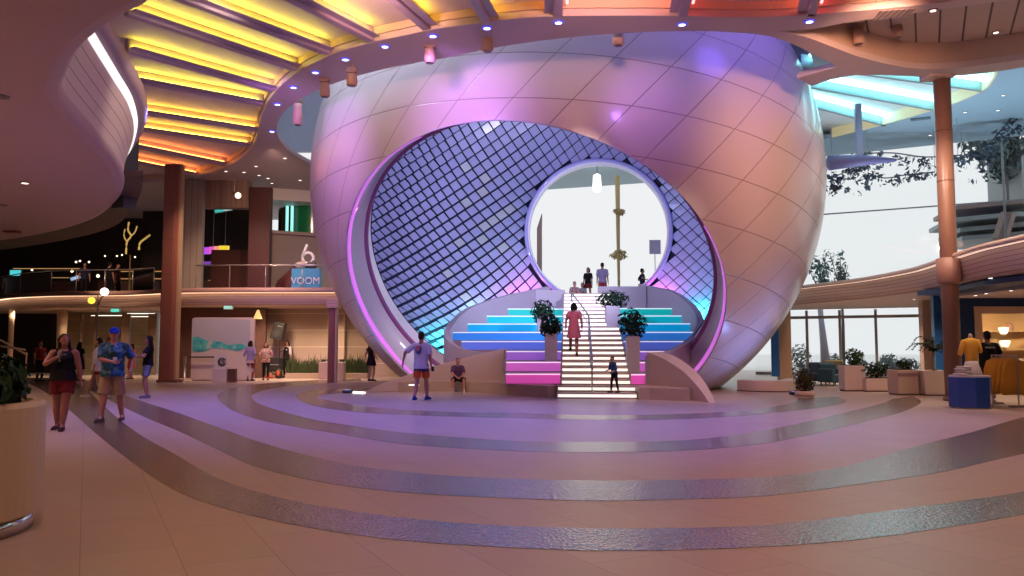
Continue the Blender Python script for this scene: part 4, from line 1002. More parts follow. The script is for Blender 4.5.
# tall right column
cx0, cx1 = W(944, 345, 21.8).x, W(960, 345, 21.8).x; cxm, cr = (cx0 + cx1) / 2, (cx1 - cx0) / 2
rc = empty('column', (cxm, 21.8, 0), 'tall round brown column on the right, in front of the curved balcony', 'column')
COLM = mat('column_brown', (.27, .155, .115), .38, var=.04)
mb = MB(); mb.lathe([(cr, 0), (cr, CZ)], (cxm, 21.8, 0), 28); mb.build('shaft', COLM, rc, smooth=True)
mb = MB(); mb.lathe([(cr + .03, FB - .1), (cr + .10, FB + .0), (cr + .10, FB + .62), (cr + .03, FB + .64)], (cxm, 21.8, 0), 28); mb.build('collar', mat('collar_brown', (.38, .23, .19), .45), rc, smooth=True)
mb = MB(); mb.lathe([(cr + .05, 0), (cr + .05, .1), (cr, .12)], (cxm, 21.8, 0), 28); mb.build('base', mat('col_base2', (.25, .17, .14), .4), rc, smooth=True)
for z in (6.0, 7.4):
    mb = MB(); mb.lathe([(cr + .004, z - .01), (cr + .004, z + .01)], (cxm, 21.8, 0), 28, cap=False); mb.build('joint', mat('joint_dark', (.12, .06, .05), .6), rc)
cp = W(938.5, 40, 21.6); mb = MB(); mb.box((cp.x, 21.7, CZ + .40), (.74, .6, .9), taper=1.06); mb.build('capital', mat('capital_cream', (.60, .48, .42), .5), rc, bevel=.03)
# stage lights hanging under the ring and its blue ring lights
def stage_light(px, py0, py1, Y, lab, w_=.30):
    a, b = W(px, py0, Y), W(px, py1, Y); r = empty('stage_light', a, lab, 'light', 'tan stage lights hanging round the pearl')
    top = CZ if a.z < CZ + .1 else a.z + .3
    h_ = a.z - b.z
    TANL = mat('stage_tan', (.52, .34, .26), .5)
    mb = MB(); mb.lathe([(w_ * .36, b.z - a.z), (w_ * .46, b.z - a.z + .03), (w_ * .5, -h_ * .55), (w_ * .42, -h_ * .2), (w_ * .42, 0)], a, 14); mb.build('housing', TANL, r, smooth=True)
    mb = MB(); mb.lathe([(w_ * .34, b.z - a.z - .004), (w_ * .1, b.z - a.z - .006)], a, 12); mb.build('lens', mat('lens_dark', (.05, .02, .03), .2), r)
    mb = MB(); mb.box(a + V((0, 0, .10)), (w_ * .9, w_ * .5, .14)); mb.build('bracket', mat('bracket_tan', (.40, .27, .22), .5), r, bevel=.01)
    mb = MB(); mb.cone(a + V((0, 0, .1)), (a.x, a.y, max(top, a.z + .3)), .03, seg=8); mb.build('hanger', mat('bracket_tan', (.40, .27, .22), .5), r)
for px, y0, y1, Y, lab in ((298, 104, 125, 24.2, 'tan stage light, leftmost under the ring by the pearl'), (325, 83, 97, 21.8, 'tan stage light, second from the left by the pearl'), (352, 74, 86, 20.6, 'tan stage light, third from the left, above the pearl'), (430, 49, 63, 19.4, 'tan stage light, fourth from the left, above the pearl'),
                           (487.5, 36, 51.5, 18.9, 'tan stage light, fifth from the left, left of the pearl middle'), (618, 31, 45.5, 19.0, 'tan stage light above the middle of the pearl'), (858.5, 29, 44, 19.8, 'tan stage light in the right ceiling recess, left one'), (897, 23, 37, 19.9, 'tan stage light in the right ceiling recess, beside the column top')):
    stage_light(px, y0, y1, Y, lab)
for px, py in ((272, 131), (277.5, 104), (293.5, 87), (315.5, 72), (345.5, 59), (385, 46), (433, 35.5), (487, 27.5), (558.5, 22), (682, 24), (809.5, 21)):
    g = G(px, py, CZ); r = empty('ring_downlight', g, 'small blue glowing downlight in the ceiling ring', 'light', 'blue downlights of the ceiling ring')
    mb = MB(); mb.lathe([(.085, -.025), (.12, -.02), (.13, 0)], g, 14); mb.build('trim_ring', lamp_mat('ring_blue', (.12, .10, .9), .6), r, smooth=True)
    mb = MB(); mb.lathe([(.08, -.028), (.01, -.032)], g, 14); mb.build('lens', lamp_mat('lens_blue', (.55, .6, 1), 4), r)
for px, py in ((933, 10), (996, 32)):
    z_ = CZ if py < 20 else CZ + .72
    g = G(px, py, z_); r = empty('ceiling_spot', g, 'small white ceiling spot near the column top', 'light', 'white spots near the column top')
    mb = MB(); mb.lathe([(.07, -.02), (.10, -.02), (.11, 0)], g, 12); mb.build('trim_ring', mat('fixture_grey', (.35, .27, .26), .5), r); mb = MB(); mb.lathe([(.065, -.022), (.01, -.024)], g, 12); mb.build('lens', lamp_mat('lens_pale', (1, .88, .8), 2.2), r)
# grille in the ring ceiling
gq = [G(*p, CZ - .012) for p in ((873, 21), (908, 16), (916, 9), (880, 11))]
mb = MB(); mb.rings([[q for q in gq], [q + V((0, 0, .03)) for q in gq]]); mb.build('grille', stripes_mat('grille_mat', (.30, .24, .24), (.12, .09, .09), 'X', .12, .3), label='grey slotted grille in the ring ceiling at upper right', cat='grille')
# ---------------------------------------------------------------- shop on the right
NAVY = mat('navy_wall', (.012, .05, .16), .45)
SY = 25.4
sx = lambda px: W(px, 330, SY).x
mb = MB(); mb.prism([(sx(958), SY), (sx(974.5), SY), (sx(974.5), SY + .25), (sx(958), SY + .25)], 0, 3.24); mb.prism([(sx(974.5), SY), (24, SY), (24, SY + .25), (sx(974.5), SY + .25)], 2.72, 3.24); mb.build('wall_shopfront', NAVY, kind='structure')
CREAM = mat('shop_cream', (.66, .50, .36), .5)
mb = MB(); mb.prism([(sx(974.5), SY - .05), (24, SY - .05), (24, SY + .2), (sx(974.5), SY + .2)], 2.5, 2.72); mb.prism([(sx(974.5), SY - .05), (sx(981.5), SY - .05), (sx(981.5), SY + .3), (sx(974.5), SY + .3)], 0, 2.5); mb.build('trim_40', CREAM, kind='structure')
mb = MB(); mb.box((21.2, 29.6, 1.6), (9.8, .2, 3.2)); mb.build('wall_shop_rear', mat('shop_tan', (.58, .40, .22), .5), kind='structure')
mb = MB(); mb.prism([(14.25, 25.5), (14.45, 25.5), (16.6, 29.6), (16.4, 29.6)], 0, 3.2); mb.build('wall_shop_side', NAVY, kind='structure')
na = spline([W(958, 292, 23.0), W(975, 287, 21.6), W(991, 282.5, 20.6), W(1024, 277, 19.4), W(1070, 271, 18.2)], 5)
mb = MB(); mb.prism([*[(p.x, p.y) for p in na], (24, 18.4), (24, 25.3), (na[0].x, 25.3)], 3.06, 3.20); mb.build('ceiling', NAVY, kind='structure')
nb = spline([W(960, 299, 24.2), W(985, 293, 22.8), W(1005, 288, 21.8), W(1030, 285, 21.0), W(1080, 280, 20)], 5)
mb = MB(); mb.prism([*[(p.x, p.y) for p in nb], (24, 20.4), (24, 25.3), (nb[0].x, 25.3)], 2.98, 3.07); mb.build('ceiling', mat('soffit_right', (.56, .47, .43), .55), kind='structure')
for i, (px, py) in enumerate(((939, 289.5), (965, 284.5), (990.5, 277.5), (1011, 290), (975.5, 295), (986, 293), (914, 299))):
    z_ = FB if i in (0, 1, 2, 6) else 2.98
    g = G(px, py, z_); r = empty('soffit_spot', g, 'small white spot in the soffit above the shop', 'light', 'white spots in the right soffit')
    mb = MB(); mb.lathe([(.05, -.02), (.07, -.02), (.075, 0)], g, 12); mb.build('trim_ring', mat('fixture_grey', (.35, .27, .26), .5), r); mb = MB(); mb.lathe([(.05, -.022), (.01, -.024)], g, 12); mb.build('lens', lamp_mat('lens_bright', (1, .88, .75), 6), r)
# blue panel left of the column, and tan pier
mb = MB(); a_, b_ = W(935, 345, 28.0), W(943.5, 345, 28.0); mb.prism([(a_.x, 28), (b_.x + .3, 28), (b_.x + .3, 28.2), (a_.x, 28.2)], 0, 3.24); mb.build('wall_blue', mat('blue_panel', (.03, .13, .34), .35, coat=.4), kind='structure')
mb = MB(); a_, b_ = W(923.5, 345, 31.0), W(935, 345, 31.0); mb.prism([(a_.x, 31), (b_.x + .5, 31), (b_.x + .5, 31.3), (a_.x, 31.3)], 0, 3.24); mb.build('wall_pier', mat('pillar_tan', (.42, .31, .27), .5), kind='structure')
# shop shelves with pale goods
sh = empty('shop_shelf', (20, 29.1, 0), 'tan shop shelving with pale goods behind the yellow garments', 'shelf')
for z in (.7, 1.35, 2.0):
    mb = MB(); mb.box((19.3, 29.2, z), (6, .4, .05)); mb.build('shelf_board', mat('shelf_tan', (.55, .40, .24), .5), sh)
for x in (16.4, 22.2):
    mb = MB(); mb.box((x, 29.2, 1.2), (.08, .4, 2.4)); mb.build('upright', mat('shelf_tan', (.55, .40, .24), .5), sh)
rs = random.Random(2)
for i, (px, py) in enumerate(((1003.5, 330), (1005, 343))):
    p = W(px, py, 29.0); r = empty('shop_cup', p, ['white shop cup with an added glow, upper one', 'white shop cup with an added glow, lower one'][i], 'lamp', 'glowing cups in the shop')
    mb = MB(); mb.lathe([(.10, -.14), (.16, .0), (.17, .08), (.02, .1)], p, 14); mb.build('shade', lamp_mat('cup_glow', (1, .85, .6), 1.6), r, smooth=True)  # white cup given a glow of its own
    mb = MB(); mb.lathe([(.07, -.2), (.07, -.14)], p, 12); mb.build('foot', CREAM, r)
for i in range(14):
    x = 16.6 + i * .38; z = (1.375, 2.025, .725)[i % 3]
    mb = MB(); w_ = rs.uniform(.16, .3); mb.lathe([(w_ * .4, 0), (w_ * .5, .05), (w_ * .5, .22), (w_ * .3, .28)], (x, 29.18, z), 12); mb.build('jar', mat('jar_%d' % (i % 3), ((.6, .5, .4), (.5, .3, .25), (.65, .6, .55))[i % 3], .4), smooth=True, label='small pale jar standing on the shop shelves', cat='jar', group='jars on the shop shelves')
# ---------------------------------------------------------------- merchandise podium
pp = G(971.5, 408.5); pp = V((10.95, 19.25, 0))
pd = empty('display_podium', pp, 'dark blue eight sided podium carrying the yellow dressed torso', 'podium')
oc = [(pp.x + .47 * cos(R(22.5 + 45 * k + 8)), pp.y + .47 * sin(R(22.5 + 45 * k + 8))) for k in range(8)]
mb = MB(); mb.prism(oc, .03, .74); mb.build('body', mat('podium_blue', (.014, .075, .36), .3, coat=.5), pd, bevel=.012)
mb = MB(); mb.prism([(pp.x + (x - pp.x) * .93, pp.y + (y - pp.y) * .93) for x, y in oc], 0, .04); mb.build('plinth', mat('podium_base', (.5, .46, .44), .4), pd)
mb = MB(); mb.prism([(pp.x + (x - pp.x) * .98, pp.y + (y - pp.y) * .98) for x, y in oc], .74, .78); mb.build('top', mat('podium_top', (.62, .58, .60), .5), pd)
mn = empty('torso_form', (pp.x + .02, pp.y, .78), 'headless display torso in a yellow top and white skirt, standing on the blue podium', 'mannequin')
def loft(mb, secs, seg=20, cap=True):
    """elliptical sections: (x, y, z, rx, ry)"""
    mb.rings([[V((x + rx * cos(2 * pi * i / seg), y + ry * sin(2 * pi * i / seg), z)) for i in range(seg)] for x, y, z, rx, ry in secs], cap); return mb
X, Y_ = pp.x + .06, pp.y
mb = loft(MB(), [(X, Y_, 1.10, .14, .10), (X, Y_, 1.22, .135, .095), (X, Y_, 1.40, .165, .115), (X, Y_, 1.55, .19, .11), (X, Y_, 1.63, .15, .09), (X, Y_, 1.67, .07, .06)])
mb.capsule((X - .17, Y_, 1.57), (X - .25, Y_ + .02, 1.30), .065, .06); mb.capsule((X + .17, Y_, 1.57), (X + .20, Y_ - .02, 1.36), .065, .06)
mb.build('yellow_top', mat('shirt_yellow', (.75, .42, .05), .8), mn, smooth=True)
mb = loft(MB(), [(X, Y_, 1.12, .135, .10), (X, Y_, 1.02, .17, .13), (X + .01, Y_, .90, .20, .15), (X + .02, Y_, .785, .23, .17)]); mb.build('white_skirt', mat('skirt_white', (.60, .56, .58), .8), mn, smooth=True)
mb = MB(); mb.capsule((X, Y_, 1.66), (X, Y_, 1.73), .05, .045); mb.build('neck_cap', mat('form_skin', (.55, .44, .42), .5), mn, smooth=True)
fc = empty('folded_clothes', (pp.x - .2, pp.y - .1, .78), 'pile of folded white clothes on the blue podium', 'clothes')
for k in range(4):
    mb = MB(); mb.box((pp.x - .22 + .02 * (k % 2), pp.y - .12, .81 + .055 * k), (.34 - .03 * k, .28, .05), R(6 * (-1) ** k)); o = mb.build('garment', mat('linen_%d' % (k % 2), ((.60, .57, .60), (.55, .52, .55))[k % 2], .85), fc, bevel=.02)
# garment rack with yellow ponchos, its rail running away from the viewer
rk = V((12.32, 19.9, 0))
gr = empty('garment_rack', rk, 'steel garment rail at the right edge, hung with yellow ponchos', 'rack')
for dy in (-.30, .72):
    mb = MB(); mb.cone((rk.x, rk.y + dy, .02), (rk.x, rk.y + dy, 1.24), .018, seg=8); mb.box((rk.x, rk.y + dy, .02), (.5, .06, .04)); mb.build('upright', STEEL, gr)
mb = MB(); mb.cone((rk.x, rk.y - .32, 1.24), (rk.x, rk.y + .74, 1.24), .018, seg=8); mb.build('top_rail', STEEL, gr)
YEL = mat('poncho_yellow', (.80, .48, .06), .75)
for i in range(5):
    y = rk.y - .20 + .19 * i; hh = .30 + .04 * (i % 2)
    secs = []
    for z, w_, t_ in ((1.16, .10, .02), (1.10, .24, .045), (.9, .31, .055), (.6, .34, .06), (hh, .36, .065)):
        secs.append([V((rk.x + w_ * cos(2 * pi * k / 22), y + t_ * sin(2 * pi * k / 22) * (1 + .35 * sin(k * 2.1 + i)), z + (.03 * sin(k * 1.3) if z == hh else 0))) for k in range(22)])
    mb = MB(); mb.rings(secs); g_ = mb.build('poncho', YEL, smooth=True, label='yellow poncho hanging on the steel rail at the right edge', cat='clothes', group='yellow ponchos on the rail', origin=(rk.x, y, 1.2))
    mb = MB(); mb.tube([(rk.x - .14, y, 1.13), (rk.x, y, 1.18), (rk.x + .14, y, 1.13)], .012, 6); mb.tube([(rk.x, y, 1.18), (rk.x, y, 1.25)], .008, 6); mb.build('hanger', STEEL, g_)
# ---------------------------------------------------------------- planting and lounge furniture on the right
PW = mat('planter_white', (.64, .54, .50), .5, var=.03)
SOIL = mat('soil', (.04, .025, .02), .9)
def leaf_cluster(mb, c, rad, n, size, rng, flat=1.0, up=.2):
    for _ in range(n):
        while True:
            d = V((rng.uniform(-1, 1), rng.uniform(-1, 1), rng.uniform(-1, 1)))
            if .15 < d.length < 1: break
        p = V(c) + V((d.x * rad[0], d.y * rad[1], d.z * rad[2])); n_ = (d.normalized() + V((rng.uniform(-.6, .6), rng.uniform(-.6, .6), rng.uniform(-.3, .8)))).normalized()
        a = n_.orthogonal().normalized(); a = Quaternion(n_, rng.uniform(0, 6.3)) @ a; b = n_.cross(a); s_ = size * rng.uniform(.6, 1.3)
        mb.poly([p - a * s_, p + b * s_ * .45 + n_ * s_ * .15, p + a * s_, p - b * s_ * .45 + n_ * s_ * .15])
def leafmat(name, c): return mat(name, c, .6, var=.35, scale=9, spec=.15)
GRN = leafmat('leaf_green', (.035, .085, .03)); GRN2 = leafmat('leaf_dark', (.013, .032, .015)); GRN3 = leafmat('leaf_grass', (.06, .085, .03))
def bush(name, base, rad, n, size, m, lab, cat='bush', group=None, seed=1, stem=True, lift=None):
    rng = random.Random(seed); r = empty(name, base, lab, cat, group); c = V(base) + V((0, 0, rad[2] * .9 if lift is None else lift))
    mb = MB(); leaf_cluster(mb, c, rad, n, size, rng); mb.build('foliage', m, r, merge=False)
    if stem:
        mb = MB()
        for k in range(4): mb.tube([V(base) + V((rng.uniform(-.04, .04), rng.uniform(-.04, .04), 0)), c + V((rng.uniform(-.5, .5) * rad[0], rng.uniform(-.5, .5) * rad[1], 0))], [.015, .006], 6)
        mb.build('stem', mat('stem_brown', (.08, .05, .03), .8), r)
    return r
def boxplanter(px0, px1, py_top, py_bot, depth, lab, m=PW, dx=0):
    Y = 1200 / (py_bot - 345); a, b = W(px0, py_bot, Y), W(px1, py_bot, Y); z = W(px0, py_top, Y).z
    r = empty('planter', ((a.x + b.x) / 2, Y + depth / 2, 0), lab, 'planter')
    cx_, w_ = (a.x + b.x) / 2, b.x - a.x
    mb = MB(); mb.box((cx_, Y + depth / 2, z / 2 + .02), (w_, depth, z - .04)); mb.build('box', m, r, bevel=.02)
    mb = MB(); mb.box((cx_, Y + depth / 2, .02), (w_ - .06, depth - .06, .04)); mb.build('plinth', mat('plinth_dark', (.15, .11, .1), .6), r)  # dark inset foot under the box
    mb = MB(); mb.box((cx_, Y + depth / 2, z + .005), (w_ - .12, depth - .12, .03)); mb.build('soil', SOIL, r)
    return r, cx_, Y + depth / 2, z, w_
r, x, y, z, w_ = boxplanter(845, 866, 365.5, 391, .5, 'white planter block left of the hedge trough, with a leafy bush on it')
bush('leafy_bush', (x + .1, y, z + .02), (.32, .25, .30), 260, .07, GRN, 'leafy green bush on the white planter block', seed=2)
r, x, y, z, w_ = boxplanter(866.5, 898, 378.5, 391.5, .6, 'long low white trough in front of the windows, planted with a dark hedge')
bush('low_hedge', (x - .05, y, z + .02), (.48, .28, .28), 420, .06, GRN2, 'dark low hedge growing in the long white trough', 'hedge', seed=3)
r, x, y, z, w_ = boxplanter(898.5, 919, 370, 395, .7, 'tan sided cabinet planter with a purple band, left of the palm pot', mat('planter_tan', (.50, .40, .33), .5))
mb = MB(); mb.box((x, y - .36, z - .14), (w_ + .01, .02, .10)); mb.build('band', mat('purple_band', (.26, .17, .22), .5), r)
bush('round_bush', (x + .08, y, z + .02), (.28, .22, .16), 200, .05, GRN2, 'low round dark bush on the tan cabinet planter', seed=4)
# tapered planter with palm
px_ = V((W(934.5, 394, 24.0).x, 24.2, 0)); pl = empty('tapered_planter', px_, 'white tapered pot holding a small palm, left of the tall column', 'planter')
mb = MB(); mb.rings([[V((px_.x + sx_ * w_, px_.y + sy_ * w_, zz)) for sx_, sy_ in ((-1, -1), (1, -1), (1, 1), (-1, 1))] for w_, zz in ((.32, .03), (.42, .74), (.38, .74), (.36, .66))]); mb.build('pot', PW, pl, bevel=.02)
mb = MB(); mb.box((px_.x, px_.y, .67), (.7, .7, .04)); mb.build('soil', SOIL, pl)
mb = MB(); mb.box((px_.x, px_.y, .015), (.56, .56, .03)); mb.build('foot', mat('plinth_dark', (.15, .11, .1), .6), pl)
pm = empty('palm', (px_.x + .12, px_.y, .69), 'small dark palm with drooping fronds in the white tapered pot', 'palm')
rng = random.Random(8); tp = V((px_.x + .12, px_.y, 1.28))
mb = MB(); mb.tube(spline([(px_.x + .12, px_.y, .69), (px_.x + .10, px_.y, .95), tp], 4), [.04] * 9, 8); mb.build('trunk', mat('palm_trunk', (.30, .22, .14), .8), pm, smooth=True)
for k in range(15):
    a = 2 * pi * k / 15 + rng.uniform(-.2, .2); L = rng.uniform(.45, .72); up = rng.uniform(.25, .6); d = V((cos(a), sin(a), 0)); sd = V((-sin(a), cos(a), 0)); mb = MB()
    path = [tp + d * (L * t) + V((0, 0, up * sin(t * 2.1) - .22 * t * t)) for t in [i / 9 for i in range(10)]]
    mb.tube(path, .008, 5)
    for i in range(1, 10):
        for s_ in (-1, 1):
            l_ = .16 * (1 - abs(i / 9 - .45)); q = path[i]; tip_ = q + sd * s_ * l_ + d * .08 - V((0, 0, .06)); mb.poly([q, q + d * .035, tip_, q - d * .02 + sd * s_ * .03])
    mb.build('frond', GRN2, pm, merge=False)
# ball bush pot beside the pearl
bp = V((W(806, 394, 23.5).x, 23.6, 0)); r = empty('round_pot', bp, 'low pale pot with a dark clipped bush, standing alone beside the pearl', 'planter')
mb = MB(); mb.lathe([(.24, 0), (.28, .03), (.29, .14), (.25, .15)], bp, 24); mb.build('pot', PW, r, smooth=True); mb = MB(); mb.lathe([(.25, .13), (.01, .15)], bp, 20); mb.build('soil', SOIL, r)
bush('clipped_bush', (bp.x, bp.y, .15), (.30, .28, .36), 700, .05, leafmat('leaf_brownish', (.05, .05, .025)), 'dark clipped bush in the pale pot beside the pearl', seed=6, lift=.30)
# low bench wall at the pearl's right
bw = empty('low_bench', (W(772, 388, 26).x, 26.6, 0), 'low white curved bench wall to the right of the pearl', 'bench')
pts = spline([G(737, 391.0), G(760, 392), G(790, 392), G(803, 389)], 5)
mb = MB(); mb.ribbon(pts, .03, .36, .55); mb.build('bench_wall', PW, bw, bevel=.02)
mb = MB(); mb.ribbon([p + V((0, .03, 0)) for p in pts], 0, .04, .45); mb.build('plinth', mat('plinth_dark', (.15, .11, .1), .6), bw)
# pier and blue banner behind
mb = MB(); a_, b_ = W(779, 345, 33).x, W(790.5, 345, 33).x; mb.box(((a_ + b_) / 2, 33.1, 1.62), (b_ - a_, .4, 3.24)); mb.build('pier', mat('pier_brown', (.40, .26, .16), .5), label='brown square pier behind the blue banner, right of the pearl', cat='pier')
bn = empty('banner', (W(775, 352, 32).x, 32, 0), 'tall bright blue banner standing right of the pearl', 'banner')
a_, b_ = W(771, 345, 32).x, W(778.5, 345, 32).x; mb = MB(); mb.box(((a_ + b_) / 2, 32, 1.2), (b_ - a_, .04, 1.9)); mb.build('cloth', mat('banner_blue', (.02, .16, .50), .5), bn); mb = MB(); mb.cone((b_ + .02, 32, 0), (b_ + .02, 32, 2.2), .02, seg=8); mb.lathe([(.16, 0), (.16, .03), (.03, .04)], (b_ + .02, 32, 0), 14); mb.build('stand', STEEL, bn)
# lounge chairs
def armchair(loc, rz, lab, m):
    r = empty('armchair', loc, lab, 'armchair', 'armchairs by the windows', rz)
    mb = MB(); mb.box((0, 0, .27), (.78, .74, .30)); mb.build('seat', m, r, bevel=.06, world=False)
    mb = MB(); mb.box((0, .36, .50), (.86, .18, .66)); mb.build('backrest', m, r, bevel=.07, world=False)
    for s_ in (-1, 1):
        mb = MB(); mb.box((s_ * .44, -.02, .38), (.16, .78, .50)); mb.build('armrest', m, r, bevel=.06, world=False)
    for sx_ in (-1, 1):
        for sy_ in (-1, 1):
            mb = MB(); mb.cone((sx_ * .36, sy_ * .30, 0), (sx_ * .36, sy_ * .30, .14), .025, seg=8); mb.build('leg', mat('leg_black', (.03, .03, .03), .4), r, world=False)
    return r
BLUEF = mat('chair_blue', (.035, .06, .10), .8, var=.1)
q = G(822, 384.5); armchair((q.x, q.y + .4, 0), R(-35), 'dark blue armchair by the windows, the larger one on the left', BLUEF)
q = G(838, 386); armchair((q.x, q.y + .3, 0), R(25), 'dark teal armchair close to the white planter block', mat('chair_teal', (.02, .07, .10), .8))
q = G(840, 380); armchair((q.x + .35, q.y + 1.6, 0), R(160), 'olive armchair turned to the windows behind the blue ones', mat('chair_olive', (.16, .15, .09), .8))
q = G(790, 380); ch = empty('black_chair', (q.x, q.y + .4, 0), 'black high back chair beside the brown pier, right of the pearl', 'chair', None, R(30))
BLK = mat('chair_black', (.012, .012, .012), .5)
mb = MB(); mb.box((0, 0, .44), (.46, .46, .07)); mb.build('seat', BLK, ch, bevel=.02, world=False)
mb = MB(); mb.box((0, .22, .80), (.44, .06, .62), rot=Matrix.Rotation(R(-10), 3, 'X')); mb.build('backrest', BLK, ch, bevel=.02, world=False)
for sx_ in (-1, 1):
    for sy_ in (-1, 1):
        mb = MB(); mb.cone((sx_ * .19, sy_ * .19, 0), (sx_ * .18, sy_ * .18, .42), .018, seg=8); mb.build('leg', BLK, ch, world=False)
# ---------------------------------------------------------------- near planter at the left edge
npx = V((-4.76, 6.45, 0)); r = empty('round_planter', npx, 'big cream round planter with a mirrored kick band, near left edge', 'planter')
mb = MB(); mb.lathe([(.86, .13), (.90, .15), (.90, 1.0), (.88, 1.04), (.80, 1.04), (.78, .94)], npx, 64); mb.build('drum', mat('planter_cream', (.60, .47, .33), .45, var=.02), r, smooth=False, bevel=0)
mb = MB(); mb.lathe([(.84, 0), (.84, .14)], npx, 64); mb.build('kick_band', mat('mirror_steel', (.6, .55, .5), .12, metal=1), r, smooth=True)
mb = MB(); mb.lathe([(.80, .94), (.01, .97)], npx, 48); mb.build('soil', mat('soil_tan', (.25, .17, .11), .9), r)
bush('leafy_shrub', (npx.x + .42, npx.y - .12, .96), (.50, .50, .27), 1100, .07, leafmat('leaf_deep', (.018, .045, .018)), 'dense dark green shrub in the cream round planter at the left edge', 'shrub', seed=12)
# grass strips and box planters along the left tan wall
for i, (px0, px1, sd, lab) in enumerate(((286, 327, 21, 'strip of tall dark grass left of the slim red column'), (340, 368, 22, 'strip of tall dark grass right of the slim red column'))):
    a_, b_ = W(px0, 372, 36.2).x, W(px1, 372, 36.2).x; r = empty('grass_bed', ((a_ + b_) / 2, 36.2, 0), lab, 'grass', 'grass beds along the tan wall')
    mb = MB(); mb.box(((a_ + b_) / 2, 36.4, .12), (b_ - a_, .7, .24)); mb.build('trough', mat('trough_tan', (.40, .30, .22), .6), r, bevel=.02)
    rng = random.Random(sd); mb = MB()
    for k in range(420):
        x = rng.uniform(a_ + .05, b_ - .05); y = rng.uniform(36.1, 36.7); h_ = rng.uniform(.3, .75) * (1.35 if rng.random() < .1 else 1); lx_, ly_ = rng.uniform(-.2, .2), rng.uniform(-.12, .12)
        mb.poly([(x - .02, y, .22), (x + .02, y, .22), (x + lx_ * .6 + .012, y + ly_ * .5, .22 + h_ * .7), (x + lx_, y + ly_, .22 + h_), (x + lx_ * .6 - .012, y + ly_ * .5, .22 + h_ * .7)])
    g_ = mb.build('grass_blades', GRN3, r, merge=False); g_['kind'] = 'stuff'
for i, (px0, px1, lab) in enumerate(((319, 329, 'pale box planter just left of the slim red column'), (337, 344, 'pale box planter just right of the slim red column'))):
    a_, b_ = W(px0, 372, 35.4).x, W(px1, 372, 35.4).x; r = empty('box_planter', ((a_ + b_) / 2, 35.5, 0), lab, 'planter', 'box planters along the tan wall')
    mb = MB(); mb.box(((a_ + b_) / 2, 35.55, .38), (b_ - a_, .5, .76)); mb.build('box', mat('planter_rose', (.55, .42, .38), .5), r, bevel=.02)
    mb = MB(); mb.box(((a_ + b_) / 2, 35.55, .77), (b_ - a_ - .06, .44, .03)); mb.build('soil', SOIL, r)
    rng = random.Random(40 + i); mb = MB(); leaf_cluster(mb, ((a_ + b_) / 2, 35.55, .82), ((b_ - a_) * .45, .2, .06), 60, .04, rng); mb.build('foliage', GRN2, r, merge=False)
# ---------------------------------------------------------------- planters on the stair flanks
STP = mat('stair_planter', (.47, .42, .48), .45, var=.03)
def stair_planter(px0, px1, ptop, Y, zb, lab, blab, brad, boff, seed):
    a_, b_ = W(px0, ptop, Y), W(px1, ptop, Y); zt = a_.z; w_ = b_.x - a_.x; cx_ = (a_.x + b_.x) / 2
    r = empty('tall_planter', (cx_, Y + w_ / 2, zb), lab, 'planter', 'tall planters beside the steps')
    mb = MB(); mb.rings([[V((cx_ + s1 * w_ / 2 * k, Y + w_ / 2 + s2 * w_ / 2 * k, z_)) for s1, s2 in ((-1, -1), (1, -1), (1, 1), (-1, 1))] for k, z_ in ((.92, zb), (1.0, zt), (.88, zt), (.86, zt - .08))]); mb.build('box', STP, r, bevel=.012)
    mb = MB(); mb.box((cx_, Y + w_ / 2, zt - .06), (w_ * .84, w_ * .84, .03)); mb.build('soil', SOIL, r)
    bush('potted_plant', (cx_, Y + w_ / 2, zt - .04), brad, 420, .085, GRN2, blab, 'plant', 'dark plants beside the steps', seed, lift=boff)
for a in ((545, 557.5, 333.5, 25.4, .66, 'tall pale planter on the left of the steps, lower one', 'dark bushy plant on the left of the steps, lower one', (.36, .34, .40), .26, 31),
          (537, 549, 316, 28.6, 1.9, 'tall pale planter on the left of the steps, upper one', 'dark bushy plant on the left of the steps, upper one', (.44, .38, .46), .20, 32),
          (627, 640, 336, 24.6, .66, 'tall pale planter on the right of the steps, lower one', 'dark bushy plant on the right of the steps, lower one', (.46, .38, .50), .42, 33),
          (606, 620, 305.5, 28.8, 1.9, 'tall pale planter on the right of the steps, upper one', 'dark bushy plant on the right of the steps, upper one', (.62, .4, .36), .28, 34)):
    stair_planter(*a)
# ---------------------------------------------------------------- people
def remeshed(mb, name, voxel, smooth=2):
    me = bpy.data.meshes.new('tmp'); bmesh.ops.recalc_face_normals(mb.bm, faces=mb.bm.faces); mb.bm.to_mesh(me); mb.bm.free()
    o = bpy.data.objects.new('tmp', me); COL.objects.link(o)
    r = o.modifiers.new('r', 'REMESH'); r.mode = 'VOXEL'; r.voxel_size = voxel
    if smooth: s = o.modifiers.new('s', 'SMOOTH'); s.factor = .5; s.iterations = smooth
    dg = bpy.context.evaluated_depsgraph_get(); out = bpy.data.meshes.new_from_object(o.evaluated_get(dg)); out.name = name
    bpy.data.objects.remove(o); bpy.data.meshes.remove(me)
    for p in out.polygons: p.use_smooth = True
    return out
SKINS = {'dusk': (.33, .13, .10), 'fair': (.52, .29, .22), 'tan': (.42, .22, .15), 'brown': (.24, .11, .075), 'red': (.50, .23, .17)}
HAIRS = {'black': (.012, .009, .008), 'brown': (.04, .022, .013), 'grey': (.2, .18, .17), 'blond': (.3, .2, .1)}
def ik(a, b, l1, l2, hint):
    """middle joint between a and b; hint = direction the joint points to"""
    d = b - a; L = min(d.length, (l1 + l2) * .999); d = d.normalized(); k = (L * L + l1 * l1 - l2 * l2) / (2 * L)
    h = sqrt(max(0, l1 * l1 - k * k)); hv = V(hint) - d * V(hint).dot(d); hv = hv.normalized() if hv.length > 1e-5 else d.orthogonal().normalized()
    return a + d * k + hv * h, a + d * L
